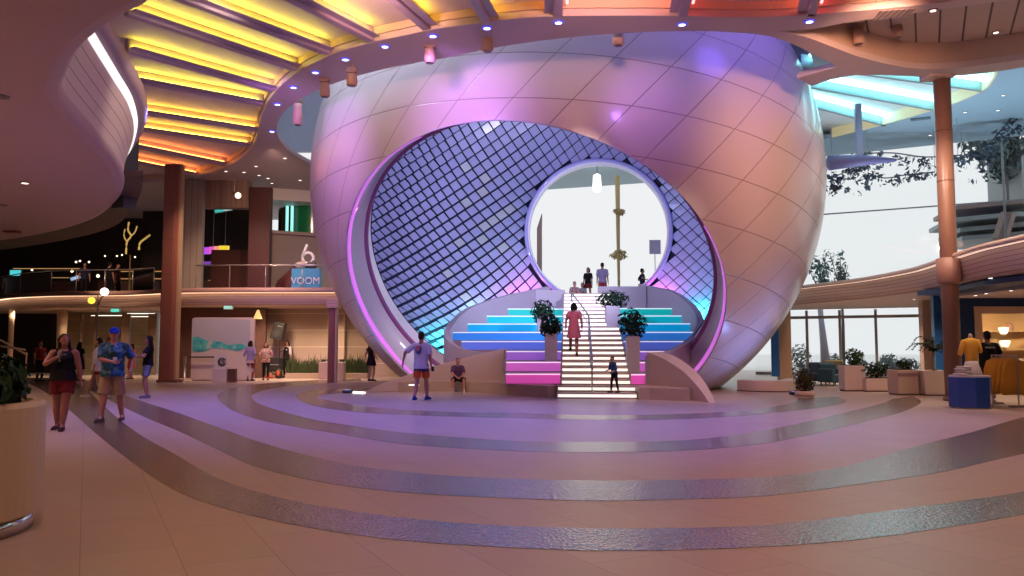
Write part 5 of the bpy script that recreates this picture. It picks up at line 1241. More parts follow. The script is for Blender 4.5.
def person(label, loc, yaw, H, skin='fair', hair=('black', 'short'), clothes=(), pose=None, female=False, vox=.010, group=None, build=1.0, head_turn=0.0, head_tilt=0.0, held=None):
    """figure facing local -Y; pose keys override joints in metres for a height of 1.75"""
    s = H / 1.75; P = dict(pelvis=(0, 0, .95), chest=(0, 0, 1.27), neck=(0, .015, 1.475), head=(0, -.005, 1.625), foot_r=(-.10, 0, .085), foot_l=(.10, 0, .085),
                           hand_r=(-.25, -.04, .87), hand_l=(.25, -.04, .87), toe_r=(-.12, -1, 0), toe_l=(.12, -1, 0), knee_r=(0, -1, 0), knee_l=(0, -1, 0), elbow_r=(-.4, 1, 0), elbow_l=(.4, 1, 0), palm_r=(1, 0, 0), palm_l=(-1, 0, 0))
    P.update(pose or {}); P = {k: V(v) for k, v in P.items()}
    sw = (.165 if female else .19) * (.5 + .5 * build); hw = .095
    up = (P['chest'] - P['pelvis']).normalized(); rt = V((1, 0, 0)); fw = V((0, -1, 0))
    sh = {'r': P['neck'] + V((-sw, .0, -.075)), 'l': P['neck'] + V((sw, .0, -.075))}
    hp = {'r': P['pelvis'] + V((-hw, 0, -.03)), 'l': P['pelvis'] + V((hw, 0, -.03))}
    el, wr, kn, an = {}, {}, {}, {}
    for q in 'rl':
        el[q], wr[q] = ik(sh[q], P['hand_' + q], .285, .25, P['elbow_' + q]); kn[q], an[q] = ik(hp[q], P['foot_' + q], .43, .42, P['knee_' + q])
    b = build
    mb = MB()
    # trunk as lofted elliptical sections
    def trunk(mb, secs, seg=18):
        mb.rings([[c + V((rx * cos(2 * pi * i / seg), ry * sin(2 * pi * i / seg), 0)) for i in range(seg)] for c, rx, ry in secs]); return mb
    pe, chst, nk = P['pelvis'], P['chest'], P['neck']
    def along(f): return pe.lerp(chst, f) if f <= 1 else chst.lerp(nk, f - 1)
    wz = (.125 if female else .145) * b; cz = (.145 if female else .17) * (.6 + .4 * b); pz = (.165 if female else .155) * b
    core = [(along(-.28), pz * .75, .10 * b), (along(0), pz, .125 * b), (along(.45), wz, .10 * b), (along(.8), cz * .97, .112 * b), (along(1.15), cz, .115 * b), (along(1.6), cz * .86, .095), (along(1.85), .085, .065)]
    trunk(mb, core)
    if female:
        for x in (-.065, .065): mb.ball(along(1.12) + V((x, -.085, 0)), (.062, .055, .06), 10, 7)
    for q, sg in (('r', -1), ('l', 1)):
        mb.capsule(nk + V((sg * .05, 0, -.05)), sh[q], .055, .058)
        mb.capsule(sh[q], el[q], .056 * (.5 + .5 * b), .044 * (.5 + .5 * b)); mb.capsule(el[q], wr[q], .042, .027)
        lb_ = .4 + .6 * b; mb.capsule(hp[q], kn[q], .088 * b, .058 * lb_); mb.capsule(kn[q], kn[q].lerp(an[q], .35), .056 * lb_, .060 * lb_); mb.capsule(kn[q].lerp(an[q], .35), an[q], .060 * lb_, .037)
        t = V(P['toe_' + q]); t.z = min(t.z, .25); t = t.normalized(); a = an[q]; heel = a - t * .045 + V((0, 0, -.045)); toe = a + t * .165 + V((0, 0, -.055))
        mb.capsule(heel, toe, .034, .030); mb.capsule(a, a + t * .09 + V((0, 0, -.045)), .036, .034)
        # hand: palm, four fingers, thumb
        d = (wr[q] - el[q]).normalized(); pn = V(P['palm_' + q]); pn = (pn - d * pn.dot(d)).normalized(); ac = d.cross(pn)
        if ac.dot(fw) < 0: ac = -ac          # thumb side to the front
        w0 = wr[q]; pc = w0 + d * .055
        mb.capsule(w0, w0 + d * .02, .024, .026)
        for k in range(4): mb.capsule(w0 + d * .02 + ac * (.022 - .015 * k) * .7, w0 + d * .09 + ac * (.027 - .018 * k), .016, .0135, 8, 2)
        for k, L in enumerate((.068, .078, .072, .056)):
            f0 = w0 + d * .09 + ac * (.027 - .018 * k); f1 = f0 + (d * .9 + pn * .35).normalized() * L * .55; f2 = f1 + (d * .55 + pn * .8).normalized() * L * .5
            mb.capsule(f0, f1, .0095, .0088, 8, 2); mb.capsule(f1, f2, .0088, .0075, 8, 2)
        t0 = w0 + d * .03 + ac * .022; t1 = t0 + (d * .6 + ac * .75 + pn * .25).normalized() * .042; t2 = t1 + (d * .9 + ac * .2 + pn * .4).normalized() * .032
        mb.capsule(t0, t1, .013, .0105, 8, 2); mb.capsule(t1, t2, .0105, .0085, 8, 2)
    hd = P['head']; HM = Matrix.Rotation(head_turn, 3, 'Z') @ Matrix.Rotation(head_tilt, 3, 'X')
    def hp_(x, y, z): return hd + HM @ V((x, y, z))
    mb.capsule(nk + V((0, .01, -.05)), hd + V((0, .015, -.06)), .056 if female else .062, .054)
    mb.ball(hp_(0, .008, .035), (.075, .095, .088), 18, 12, HM); mb.ball(hp_(0, -.03, -.035), (.060, .066, .078), 16, 10, HM); mb.ball(hp_(0, -.058, -.088), (.030, .026, .024), 10, 7, HM)
    mb.capsule(hp_(0, -.093, .012), hp_(0, -.112, -.022), .010, .015, 8, 2); mb.ball(hp_(0, -.092, -.052), (.024, .012, .011), 10, 6, HM)
    for x in (-1, 1):
        mb.ball(hp_(x * .078, .01, -.005), (.012, .022, .034), 8, 7, HM); mb.ball(hp_(x * .031, -.082, .030), (.022, .012, .008), 8, 5, HM)
    root = empty('person', loc, label, 'person', group, yaw); root.scale = (s, s, s)
    skm = mat('skin_' + skin, SKINS[skin], .55, var=.04, spec=.3)
    o = bpy.data.objects.new('body', remeshed(mb, 'body', vox, 3)); COL.objects.link(o); o.parent = root; o.data.materials.append(skm)
    def add(name, mb, m, sm=2, v=None, lab=None):
        o = bpy.data.objects.new(name, remeshed(mb, name, v or vox, sm)); COL.objects.link(o); o.parent = root; o.data.materials.append(m)
        if lab: o['label'] = lab
        return o
    if vox <= .0085:                       # near enough for eyes and lips
        mb = MB()
        for x in (-1, 1): mb.ball(hp_(x * .031, -.0885, .016), (.011, .006, .006), 8, 6, HM)
        mb.build('eyes', mat('eye_dark', (.03, .02, .02), .3), root, smooth=True, world=False)
    # hair
    hc, hs = hair; hm = mat('hair_' + hc, HAIRS[hc], .6, var=.2, scale=30, spec=.15)
    mb = MB()
    if hs != 'none':
        mb.ball(hp_(0, .022, .052), (.083, .096, .084), 16, 11, HM); mb.ball(hp_(0, .05, .0), (.076, .07, .085), 14, 9, HM)
        if hs == 'long':
            for x in (-.06, -.02, .02, .06): mb.capsule(hp_(x, .055, .02), nk + V((x * 1.5, .10, -.14)), .045, .03)
            for x in (-.078, .078): mb.capsule(hp_(x, .02, .02), nk + V((x * 1.25, .03, -.09)), .028, .03)
        if hs == 'bun': mb.ball(hp_(0, .115, .06), .045)
        if hs == 'tail': mb.capsule(hp_(0, .10, .05), hp_(0, .14, -.12), .035, .02)
        if hs == 'bob':
            for x in (-.07, -.03, .03, .07): mb.capsule(hp_(x, .05, .02), hp_(x * 1.1, .06, -.10), .042, .034)
        add('hair', mb, hm, 2)
    for c in clothes:
        k, m = c[0], c[1]; mb = MB(); o = dict(c[2]) if len(c) > 2 else {}
        g = o.get('loose', 1.0); lab = o.get('label')
        if k in ('shirt', 'dress', 'tank'):
            e = .016 * g; bottom = o.get('hem', -.12)
            secs = [(along(bottom), pz + e + .012 * g + o.get('flare', 0), .135 * b + e + .01 * g + o.get('flare', 0) * .7)]
            if bottom < -.5: secs.append((along(bottom * .5), pz + e + .012 + o.get('flare', 0) * .5, .135 * b + e + o.get('flare', 0) * .4))
            secs += [(along(.0), pz + e + .006, .128 * b + e), (along(.45), wz + e + .012 * g, .106 * b + e + .008), (along(.8), cz + e, .116 * b + e), (along(1.15), cz + e + .004, .12 * b + e), (along(1.6), cz * .88 + e, .10 + e * .5), (along(1.80), .10, .078)]
            trunk(mb, secs)
            if female:
                for x in (-.065, .065): mb.ball(along(1.12) + V((x, -.088, 0)), (.068, .06, .066), 10, 7)
            for q, sg in (('r', -1), ('l', 1)):
                if k == 'tank': mb.capsule(nk + V((sg * .10, .01, -.045)), nk + V((sg * .11, -.03, -.17)), .064, .072); continue
                mb.capsule(nk + V((sg * .06, 0, -.055)), sh[q], .062, .066)
                sl = o.get('sleeve', .62); L_ = sh[q].lerp(el[q], min(1, sl))
                mb.cone(sh[q] + (sh[q] - el[q]).normalized() * .02, L_, .066 * (.8 + .2 * b), (.066 if sl < 1 else .054) + .008 * g, 16)
                if sl > 1: mb.ball(el[q], .055); mb.cone(el[q], el[q].lerp(wr[q], sl - 1), .055, .042, 14)
        elif k in ('shorts', 'trousers'):
            trunk(mb, [(along(-.32), pz * .9, .11 * b), (along(-.15), pz + .016, .135 * b), (along(.0), pz + .016, .140 * b), (along(.22), wz + .022, .118 * b)])
            f = o.get('len', .72)
            for q in 'rl':
                e_ = hp[q].lerp(kn[q], min(f, 1)); mb.capsule(hp[q], hp[q].lerp(e_, .3), .098 * b, .098 * b); mb.cone(hp[q], e_, .100 * b, (.090 * g * b if f <= 1 else .066), 16)
                if f > 1: mb.ball(kn[q], .066); mb.cone(kn[q], kn[q].lerp(an[q], f - 1), .066, .05 * g, 14)
        elif k == 'skirt':
            trunk(mb, [(along(o.get('hem', -1.1)), pz + o.get('flare', .05), .14 * b + o.get('flare', .05) * .7), (along(-.2), pz + .02, .14 * b), (along(.25), wz + .02, .115 * b)])
        elif k == 'shoes':
            for q in 'rl':
                mb = MB(); t = V(P['toe_' + q]); t.z = min(t.z, .25); t = t.normalized(); a = an[q]
                mb.capsule(a - t * .05 + V((0, 0, -.042)), a + t * .165 + V((0, 0, -.050)), .042, .036); mb.capsule(a - t * .035 + V((0, 0, -.04)), a + V((0, 0, .0)), .042, .042); mb.box(a + t * .06 + V((0, 0, -.073)), (.085, .28, .022), atan2(t.y, t.x) - pi / 2)
                if o.get('sock'): mb.cone(a, a.lerp(kn[q], .22), .042, .046)
                add('shoe', mb, m, 1, min(vox, .010), lab)
            continue
        elif k == 'cap':
            mb.ball(hp_(0, .015, .062), (.090, .104, .080), 16, 10, HM); sg_ = o.get('back', -1)
            mb.rings([[hp_(x * .075, sg_ * (.09 + dy * (1 - .5 * x * x)), .045 + dz - .02 * dy * 10) for x in [-1 + .2 * i for i in range(11)]] + [hp_(x * .075, sg_ * .05, .045 + dz) for x in [1 - .2 * i for i in range(11)]] for dy, dz in ((.09, 0), (.09, .014))])
        elif k == 'hat':
            mb.ball(hp_(0, .01, .08), (.09, .10, .075), 16, 9, HM); mb.rings([[hp_(r * cos(2 * pi * i / 24), .01 + r * sin(2 * pi * i / 24), z) for i in range(24)] for r, z in ((.05, .05), (.19, .045), (.19, .058), (.05, .07))])
        elif k == 'apron':
            trunk(mb, [(along(-.9), pz + .03, .16 * b), (along(.2), wz + .03, .13 * b)])
        add({'tank': 'top'}.get(k, k), mb, m, 2, None, lab)
    for fn in (held or ()): fn(root, dict(wr=wr, el=el, P=P, nk=nk, along=along))
    return root
def ground(px, py): g = G(px, py); return V((g.x, g.y, 0))
def cl(n, c, **k): return mat('cloth_' + n, c, .9, var=.08, scale=12, spec=.15, **k)
BLACKC, WHITEC, NAVYC = cl('black', (.012, .012, .015)), cl('white', (.62, .58, .62)), cl('navy', (.02, .025, .06))
walk1 = dict(foot_r=(-.10, -.22, .085), foot_l=(.10, .26, .13), toe_l=(.1, -1, -.0))
# woman in a black top with a wine glass
def held_thing(name, mk, label, cat, group=None):
    def fn(root, J):
        q = root.location; s = root.scale[0]; Mz = Matrix.Rotation(root.rotation_euler.z, 3, 'Z')
        def T(p): return V(q) + Mz @ (V(p) * s)
        mk(T, J, s)
    return fn
def wine(T, J, s):
    w = J['wr']['r']; c = T(w + V((.045, -.07, .035)))
    mb = MB(); mb.lathe([(.032, -.11), (.032, -.105), (.005, -.10), (.005, -.03), (.028, -.005), (.038, .035), (.030, .075)], c, 16)
    mb.build('wine_glass', mat('glass_pale', (.7, .6, .6), .1, trans=.6), smooth=True, label='small stemmed glass held up by the woman in the black top', cat='glass')
WP = dict(foot_r=(-.11, .16, .085), foot_l=(.07, -.20, .085), toe_r=(-.1, -1, 0), hand_r=(-.03, -.24, 1.33), elbow_r=(-1, .2, -.6), palm_r=(1, -.3, 0), hand_l=(.30, -.02, .88), head=(.0, -.015, 1.62))
p_ = ground(61, 430)
person('woman in black sleeveless top and maroon shorts holding a glass, at far left', p_, R(14), 1.70, 'dusk', ('brown', 'long'), [('tank', BLACKC, {'hem': -.15}), ('shorts', cl('maroon', (.16, .018, .025)), {'len': .60, 'loose': 1.08}), ('shoes', cl('sandal', (.06, .03, .025)), {})], WP, True, .008, build=1.28, head_turn=R(32), held=[held_thing('g', wine, '', '')])
# man in the blue cap and tropical shirt
HAW = pattern('tropical_print', [(.012, .05, .055), (.01, .07, .20), (.02, .14, .36), (.10, .22, .30), (.012, .07, .05), (.02, .04, .13)], 16)
def cup(T, J, s):
    c = T(J['wr']['r'] + V((.07, -.055, .02))); mb = MB(); mb.lathe([(.028, -.06), (.038, .06), (.036, .062), (.030, .0)], c, 16); mb.build('paper_cup', mat('cup_white', (.65, .58, .58), .5), smooth=True, label='white paper cup held by the man in the tropical shirt', cat='cup')
p_ = ground(111, 421)
person('man in blue cap, blue green tropical shirt and khaki shorts holding a cup', p_, R(10), 1.84, 'red', ('brown', 'short'), [('shirt', HAW, {'hem': -.35, 'sleeve': .85, 'loose': 1.5}), ('shorts', cl('khaki', (.42, .27, .18)), {'len': 1.0, 'loose': 1.12}), ('cap', cl('cap_blue', (.015, .04, .36)), {}), ('shoes', cl('shoe_brown', (.14, .08, .06)), {})],
       dict(foot_r=(-.13, -.16, .085), foot_l=(.15, .14, .085), hand_r=(.05, -.25, 1.12), elbow_r=(-1, .3, -.4), palm_r=(1, 0, 0), hand_l=(.33, -.05, .95)), False, .008, build=1.14, head_turn=R(12), held=[held_thing('c', cup, '', '')])
# woman in white walking left behind him
p_ = ground(93, 399); p_.y += .2
person('woman in a loose white shirt walking left behind the man in the cap', p_, R(-78), 1.70, 'tan', ('black', 'bob'), [('shirt', WHITEC, {'hem': -.5, 'sleeve': 1.5, 'loose': 1.6}), ('shorts', cl('rust', (.22, .05, .04)), {'len': .55}), ('shoes', cl('white_shoe', (.55, .5, .5)), {})], dict(foot_r=(-.1, -.30, .085), foot_l=(.1, .30, .14)), True, .010)
# woman in black tee and denim shorts, seen from the side
p_ = ground(147, 398)
person('woman in black shirt and denim shorts standing in profile beside the red brown column', p_, R(-72), 1.76, 'red', ('black', 'long'), [('shirt', BLACKC, {'hem': -.12, 'sleeve': .7}), ('shorts', cl('denim', (.20, .24, .46)), {'len': .72}), ('shoes', cl('grey_shoe', (.20, .17, .22)), {})], dict(hand_r=(-.12, -.24, 1.15), hand_l=(.14, -.26, 1.18), elbow_r=(-1, .6, -.4), elbow_l=(1, .6, -.4)), True, .010)
p_ = ground(131, 379)
person('person in an orange red dress behind the man in the cap', p_, R(-40), 1.55, 'tan', ('brown', 'bob'), [('dress', cl('orange', (.62, .10, .05)), {'hem': -1.2, 'flare': .05, 'sleeve': .5}), ('shoes', cl('sandal', (.06, .03, .025)), {})], dict(hand_r=(-.1, -.26, 1.1), elbow_r=(-1, .4, -.5)), True, .014)
p_ = ground(107, 384)
person('person in dark shirt mostly hidden behind the man in the cap', p_, R(20), 1.76, 'tan', ('black', 'short'), [('shirt', cl('dark_red', (.07, .02, .02)), {}), ('trousers', BLACKC, {'len': 1.95})], {}, False, .014)
p_ = ground(79, 381)
person('long haired woman in black seen from behind, right of the woman with the glass', p_, R(165), 1.62, 'tan', ('black', 'long'), [('dress', BLACKC, {'hem': -1.3, 'flare': .06, 'sleeve': .6}), ('shoes', BLACKC, {})], {}, True, .014)
p_ = ground(39, 381)
person('person in a dark red shirt in front of the dark bar at far left', p_, R(60), 1.66, 'tan', ('brown', 'short'), [('shirt', cl('wine_red', (.20, .025, .03)), {}), ('trousers', BLACKC, {'len': 1.95}), ('shoes', BLACKC, {})], {}, False, .014, build=1.1)
p_ = ground(46.5, 380); 
person('person with pale cap in front of the dark bar at far left', p_ + V((0, .9, 0)), R(-20), 1.62, 'fair', ('grey', 'short'), [('shirt', cl('dark_brown', (.05, .03, .03)), {}), ('trousers', BLACKC, {'len': 1.95}), ('cap', cl('cap_pale', (.5, .42, .36)), {})], {}, False, .014)
# trio at the wave panel
p_ = ground(250, 381)
person('woman in lavender top and dark red trousers, her back turned, by the wave panel', p_, R(172), 1.68, 'tan', ('black', 'bob'), [('shirt', cl('lavender', (.28, .22, .42)), {'hem': -.15, 'sleeve': 1.3}), ('skirt', cl('pale_hem', (.5, .38, .42)), {'hem': -.55, 'flare': .03}), ('trousers', cl('brick', (.22, .05, .05)), {'len': 1.9}), ('shoes', cl('sandal', (.06, .03, .025)), {})], dict(hand_r=(-.30, .05, .92), hand_l=(.34, -.02, .9)), True, .012)
p_ = ground(265.5, 380)
person('woman in a floral pink top and black trousers by the loudspeaker', p_, R(18), 1.60, 'tan', ('black', 'bob'), [('shirt', pattern('floral_print', [(.55, .35, .33), (.5, .22, .2), (.6, .45, .38), (.3, .12, .14), (.55, .38, .34)], 14), {'hem': -.4, 'sleeve': .8, 'loose': 1.3}), ('trousers', BLACKC, {'len': 1.9}), ('shoes', BLACKC, {})], dict(hand_r=(-.1, -.2, 1.05), hand_l=(.12, -.2, 1.05), elbow_r=(-1, .3, -.4), elbow_l=(1, .3, -.4)), True, .012)
p_ = ground(284, 378); p_.y += .4
person('woman in a white blouse and black waistcoat standing behind the loudspeaker stand', p_, R(-25), 1.72, 'tan', ('black', 'long'), [('shirt', WHITEC, {'sleeve': 1.2}), ('tank', cl('vest', (.015, .012, .014)), {'hem': -.1, 'loose': 1.8}), ('trousers', BLACKC, {'len': 1.9}), ('shoes', BLACKC, {})], dict(hand_r=(-.08, -.22, 1.3), elbow_r=(-1, .2, -.6)), True, .012)
# woman in black dress near the pearl
p_ = ground(371, 381)
person('woman in a short black dress beside the left foot of the pearl', p_, R(150), 1.66, 'tan', ('black', 'long'), [('dress', BLACKC, {'hem': -.85, 'flare': .06, 'sleeve': .3}), ('shoes', BLACKC, {})], dict(hand_r=(-.22, -.12, 1.0), hand_l=(.26, .02, .92)), True, .010)
def bag_(T, J, s):
    c = T(J['wr']['r'] + V((-.04, -.02, -.24))); mb = MB(); mb.rings([[c + V((w_ * cos(2 * pi * i / 14), .06 * sin(2 * pi * i / 14), z)) for i in range(14)] for w_, z in ((.13, -.16), (.17, -.05), (.13, .10), (.04, .16))]); o = mb.build('body_', mat('bag_pink', (.42, .16, .17), .7), smooth=True, label='small pink bag beside the woman in the black dress', cat='bag'); o.name = 'handbag'
    mb = MB(); mb.tube([c + V((-.03, 0, .15)), c + V((0, 0, .25)), c + V((.03, 0, .15))], .012, 6); mb.build('strap', mat('bag_pink', (.42, .16, .17), .7), o, smooth=True)
# man in the white t-shirt walking away
SHTOP = cl('tee_white', (.60, .57, .66))
p_ = ground(421, 401)
mn_ = person('man in white printed t shirt and blue orange shorts walking away before the steps', p_, R(168), 1.86, 'red', ('brown', 'short'), [('shirt', SHTOP, {'hem': -.42, 'sleeve': .85, 'loose': 1.5}), ('shorts', cl('short_blue', (.08, .09, .24)), {'len': .42, 'loose': 1.1}), ('shoes', cl('shoe_blue', (.02, .04, .26)), {})],
       dict(foot_r=(-.08, -.24, .085), foot_l=(.10, .22, .12), hand_l=(.46, .08, .98), hand_r=(-.24, -.06, .90), elbow_l=(1, .5, 0)), False, .008, head_turn=0)
# the lower, orange part of his shorts, and the print on his back
def on_person(root, name, mb, m, label=None):
    o = mb.build(name, m, root, smooth=True, world=False)
    if label: o['label'] = label
    return o
mb = MB()
for sg, ft in ((-1, (-.08, -.24, .085)), (1, (.10, .22, .12))):
    h0 = V((sg * .095, 0, .92)); k_, a_ = ik(h0, V(ft), .43, .42, V((0, -1, 0))); mb.cone(h0.lerp(k_, .38), h0.lerp(k_, .78), .104, .098, 18, cap=False)
on_person(mn_, 'orange_hem', mb, cl('orange_hem', (.65, .12, .03)), 'orange lower part of the shorts')
mb = MB(); mb.rings([[V((.03 + r * cos(2 * pi * i / 20) * .82, .156 - .10 * (r * cos(2 * pi * i / 20)) ** 2 * 8 * .12 + dy, 1.30 + r * 1.25 * sin(2 * pi * i / 20))) for i in range(20)] for r, dy in ((.10, -.02), (.10, .0), (.001, .006))]); on_person(mn_, 'back_print', mb, pattern('back_print_mat', [(.45, .10, .12), (.10, .12, .32), (.5, .2, .2), (.2, .25, .45)], 12), 'round red and blue print on the back')
mb = MB(); mb.box((0, 0, 0), (.07, .02, .13)); o = mb.build('phone', mat('phone_black', (.01, .01, .012), .3), None, bevel=.006, label='dark phone held by the man in the white t shirt', cat='phone')
w_ = Matrix.Rotation(R(168), 3, 'Z') @ (V((-.25, -.08, .80)) * (1.86 / 1.75)); o.location = V(mn_.location) + w_ + V((.03, 0, -.06))
# boy sitting on the plinth
bz = .33
bl_ = W(458.5, 378, 24.0); bl_ = V((-1.72, 25.52, 0)); hS = 1.42
sc_ = 1.75 / hS
person('boy in a dark purple t shirt sitting on the edge of the stone plinth', bl_, R(8), hS, 'red', ('black', 'short'), [('shirt', cl('plum', (.10, .05, .14)), {'hem': -.05, 'sleeve': .8, 'loose': 1.2}), ('shorts', BLACKC, {'len': .95, 'loose': 1.1}), ('shoes', cl('white_shoe', (.55, .5, .5)), {'sock': 1})],
       dict(pelvis=(0, .10, bz * sc_ + .13), chest=(0, .06, bz * sc_ + .45), neck=(0, .03, bz * sc_ + .655), head=(0, .0, bz * sc_ + .80), foot_r=(-.20, -.34, .085), foot_l=(.22, -.32, .085), knee_r=(-.3, -1, .4), knee_l=(.3, -1, .4), hand_r=(-.06, -.24, bz * sc_ + .20), hand_l=(.09, -.24, bz * sc_ + .20), elbow_r=(-1, .2, -.3), elbow_l=(1, .2, -.3)), False, .009)
# woman in the pink dress climbing the stairs
k_ = 6; q = st_pt(-.62, k_ * TREAD + .26); q.z = (k_ + 1) * RISE
s_ = 1.70 / 1.75
person('woman in a pink knee length dress climbing the glowing steps', q, R(178), 1.70, 'red', ('black', 'bob'), [('dress', cl('pink', (.78, .24, .30)), {'hem': -1.15, 'flare': .035, 'sleeve': .5}), ('shoes', cl('sandal', (.06, .03, .025)), {})], dict(foot_r=(-.09, .0, .085), foot_l=(.10, -.46, .085 + RISE / s_), hand_r=(-.27, -.1, .92), hand_l=(.27, .06, .92)), True, .009, build=1.02)
# child in blue at the foot of the steps
q = st_pt(.50, .30); q.z = RISE
person('small child in a blue shirt and dark trousers on the lowest steps', q, R(-60), 1.02, 'red', ('brown', 'short'), [('shirt', cl('child_blue', (.06, .14, .34)), {'sleeve': 1.4}), ('trousers', cl('charcoal', (.025, .022, .035)), {'len': 1.92}), ('shoes', BLACKC, {})], dict(foot_r=(-.09, -.14, .085), foot_l=(.09, .16, .085), hand_r=(-.16, -.34, 1.05), hand_l=(.2, -.3, 1.0), chest=(0, -.07, 1.27), neck=(0, -.10, 1.475), head=(0, -.14, 1.625)), False, .010)
# people beyond the round opening
T_ = TOPZ
def far(label, px, py, Y, yaw, H, cl_, hair=('black', 'short'), pose=None, female=False, skin='tan'):
    p = W(px, py, Y); return person(label, V((p.x, Y, T_)), R(yaw), H, skin, hair, cl_, pose or {}, female, .016)
far('person in dark clothes with a red skirt walking beyond the round opening', 588, 288, 39.2, -30, 1.68, [('shirt', BLACKC, {'sleeve': .8}), ('skirt', cl('maroon', (.16, .018, .025)), {'hem': -.8, 'flare': .08})], ('black', 'bob'), walk1, True)
far('tall man in a lavender shirt and red shorts beyond the round opening', 602.5, 287, 39.6, 165, 1.95, [('shirt', cl('lilac', (.36, .32, .52)), {'hem': -.3, 'sleeve': .8}), ('shorts', cl('red_short', (.42, .06, .09)), {'len': .9})], ('brown', 'short'), walk1)
far('man in a dark shirt at the right of the round opening', 642.5, 284, 40.5, 100, 1.75, [('shirt', NAVYC, {'sleeve': .8}), ('trousers', cl('pale_trouser', (.45, .47, .5)), {'len': 1.9})], ('black', 'short'), dict(hand_r=(-.36, -.1, 1.15), hand_l=(.34, -.15, 1.1)))
SIT = dict(pelvis=(0, .1, .36), chest=(0, .05, .68), neck=(0, .02, .88), head=(0, 0, 1.03), foot_r=(-.14, -.42, .085), foot_l=(.14, -.42, .085), knee_r=(0, -.6, 1), knee_l=(0, -.6, 1), hand_r=(-.16, -.3, .5), hand_l=(.16, -.3, .5))
SIT2 = dict(pelvis=(0, .1, .14), chest=(0, .05, .46), neck=(0, .0, .66), head=(0, -.03, .81), foot_r=(-.14, -.42, .085), foot_l=(.14, -.42, .085), knee_r=(0, -.6, 1), knee_l=(0, -.6, 1), hand_r=(-.16, -.3, .36), hand_l=(.16, -.3, .36))
far('person in pale rose clothes sitting on the ground beyond the top of the steps', 574.5, 289, 38.2, 20, 1.7, [('shirt', cl('rose', (.45, .28, .28)), {'sleeve': .8}), ('shorts', cl('rose2', (.40, .26, .27)), {'len': .8})], ('grey', 'short'), SIT2, False, 'fair')
far('dark haired person crouching beyond the top of the steps', 582.5, 289, 38.6, -40, 1.65, [('shirt', cl('greyblue', (.30, .32, .36)), {'sleeve': .8}), ('shorts', BLACKC, {'len': .9})], ('black', 'bob'), SIT2, True)
# shopper at the garments
p_ = V((12.5, 21.1, 0))
sp_ = person('shopper in black shirt and dark trousers seen from behind, beside the yellow ponchos', p_, R(172), 1.86, 'brown', ('black', 'short'), [('shirt', cl('shop_black', (.012, .014, .018)), {'sleeve': .8, 'hem': -.25, 'loose': 1.4}), ('trousers', cl('aubergine', (.04, .018, .028)), {'len': 1.95}), ('shoes', WHITEC, {})], dict(hand_r=(-.30, -.28, 1.05), hand_l=(.36, -.2, 1.0)), False, .010, build=1.08)
mb = MB()
for i, x in enumerate((-.105, -.065, -.025, .015, .055, .095)): mb.box((x, .150, 1.35), (.026, .02, .035))
on_person(sp_, 'back_lettering', mb, mat('letter_grey', (.35, .38, .42), .6), 'row of pale letters across the back')
# upstairs silhouettes
for i, (px, Y, yaw, c_) in enumerate(((109, 38.2, 160, BLACKC), (84, 38.6, 20, NAVYC), (117, 39.0, 90, cl('dark_red', (.07, .02, .02))))):
    p = W(px, 290, Y); person(['person in black standing at the upstairs railing left of the red brown column', 'person in navy upstairs under the blue lit sign', 'person in dark red upstairs nearest the red brown column'][i], V((p.x, Y, F2)), R(yaw), 1.7, 'tan', ('black', 'short'), [('shirt', c_, {}), ('trousers', BLACKC, {'len': 1.95})], {}, False, .018)
# loudspeaker set by the tan wall
p_ = ground(279, 378); ls = empty('speaker_stand', p_, 'black tripod stand carrying the tilted loudspeaker by the tan wall', 'stand')
zb_ = W(279, 340, p_.y).z
BLKM = mat('stand_black', (.015, .014, .015), .45)
mb = MB(); mb.cone(p_ + V((0, 0, .35)), p_ + V((0, 0, zb_)), .02, seg=8); mb.build('pole', BLKM, ls)
for a in (40, 160, 280):
    mb = MB(); mb.cone(p_ + V((0, 0, .55)), p_ + V((.55 * cos(R(a)), .55 * sin(R(a)), .015)), .015, seg=6); mb.build('leg', BLKM, ls)
sk = empty('loudspeaker', p_ + V((0, 0, zb_)), 'black tilted loudspeaker on the tripod by the tan wall', 'loudspeaker')
M_ = Matrix.Rotation(R(14), 3, 'Y'); c0 = p_ + V((-.05, 0, zb_ + .42))
mb = MB(); mb.box(c0, (.56, .42, .80), rot=M_, taper=.9); mb.build('cabinet', BLKM, sk, bevel=.03)
mb = MB(); mb.cone(c0 + M_ @ V((0, -.19, -.14)), c0 + M_ @ V((0, -.225, -.14)), .18, .17, 20); mb.build('grille', mat('grille_black', (.03, .03, .03), .6), sk); mb = MB(); mb.box(c0 + M_ @ V((.06, -.215, .22)), (.22, .02, .03), rot=M_); mb.build('badge', mat('badge_grey', (.3, .32, .35), .4), sk)
for i, (dx, dy, z0, w_, d_, h_, c_, lab) in enumerate(((-.12, -.2, 0.02, .62, .4, .95, BLKM, 'black equipment case standing under the loudspeaker'),)):
    r = empty('equipment_case', p_ + V((dx, dy, 0)), lab, 'case'); mb = MB(); mb.box(p_ + V((dx, dy - .1, .62)), (w_, d_, .62)); mb.build('case_body', c_, r, bevel=.02); mb = MB()
    for s1 in (-1, 1): mb.cone(p_ + V((dx + s1 * .3, dy - .1, 0)), p_ + V((dx - s1 * .25, dy - .1, .34)), .018, seg=6)
    mb.build('cross_legs', BLKM, r); mb = MB(); mb.box(p_ + V((dx, dy - .31, .62)), (w_ * .8, .01, .03)); mb.build('handle', mat('badge_grey', (.3, .32, .35), .4), r)
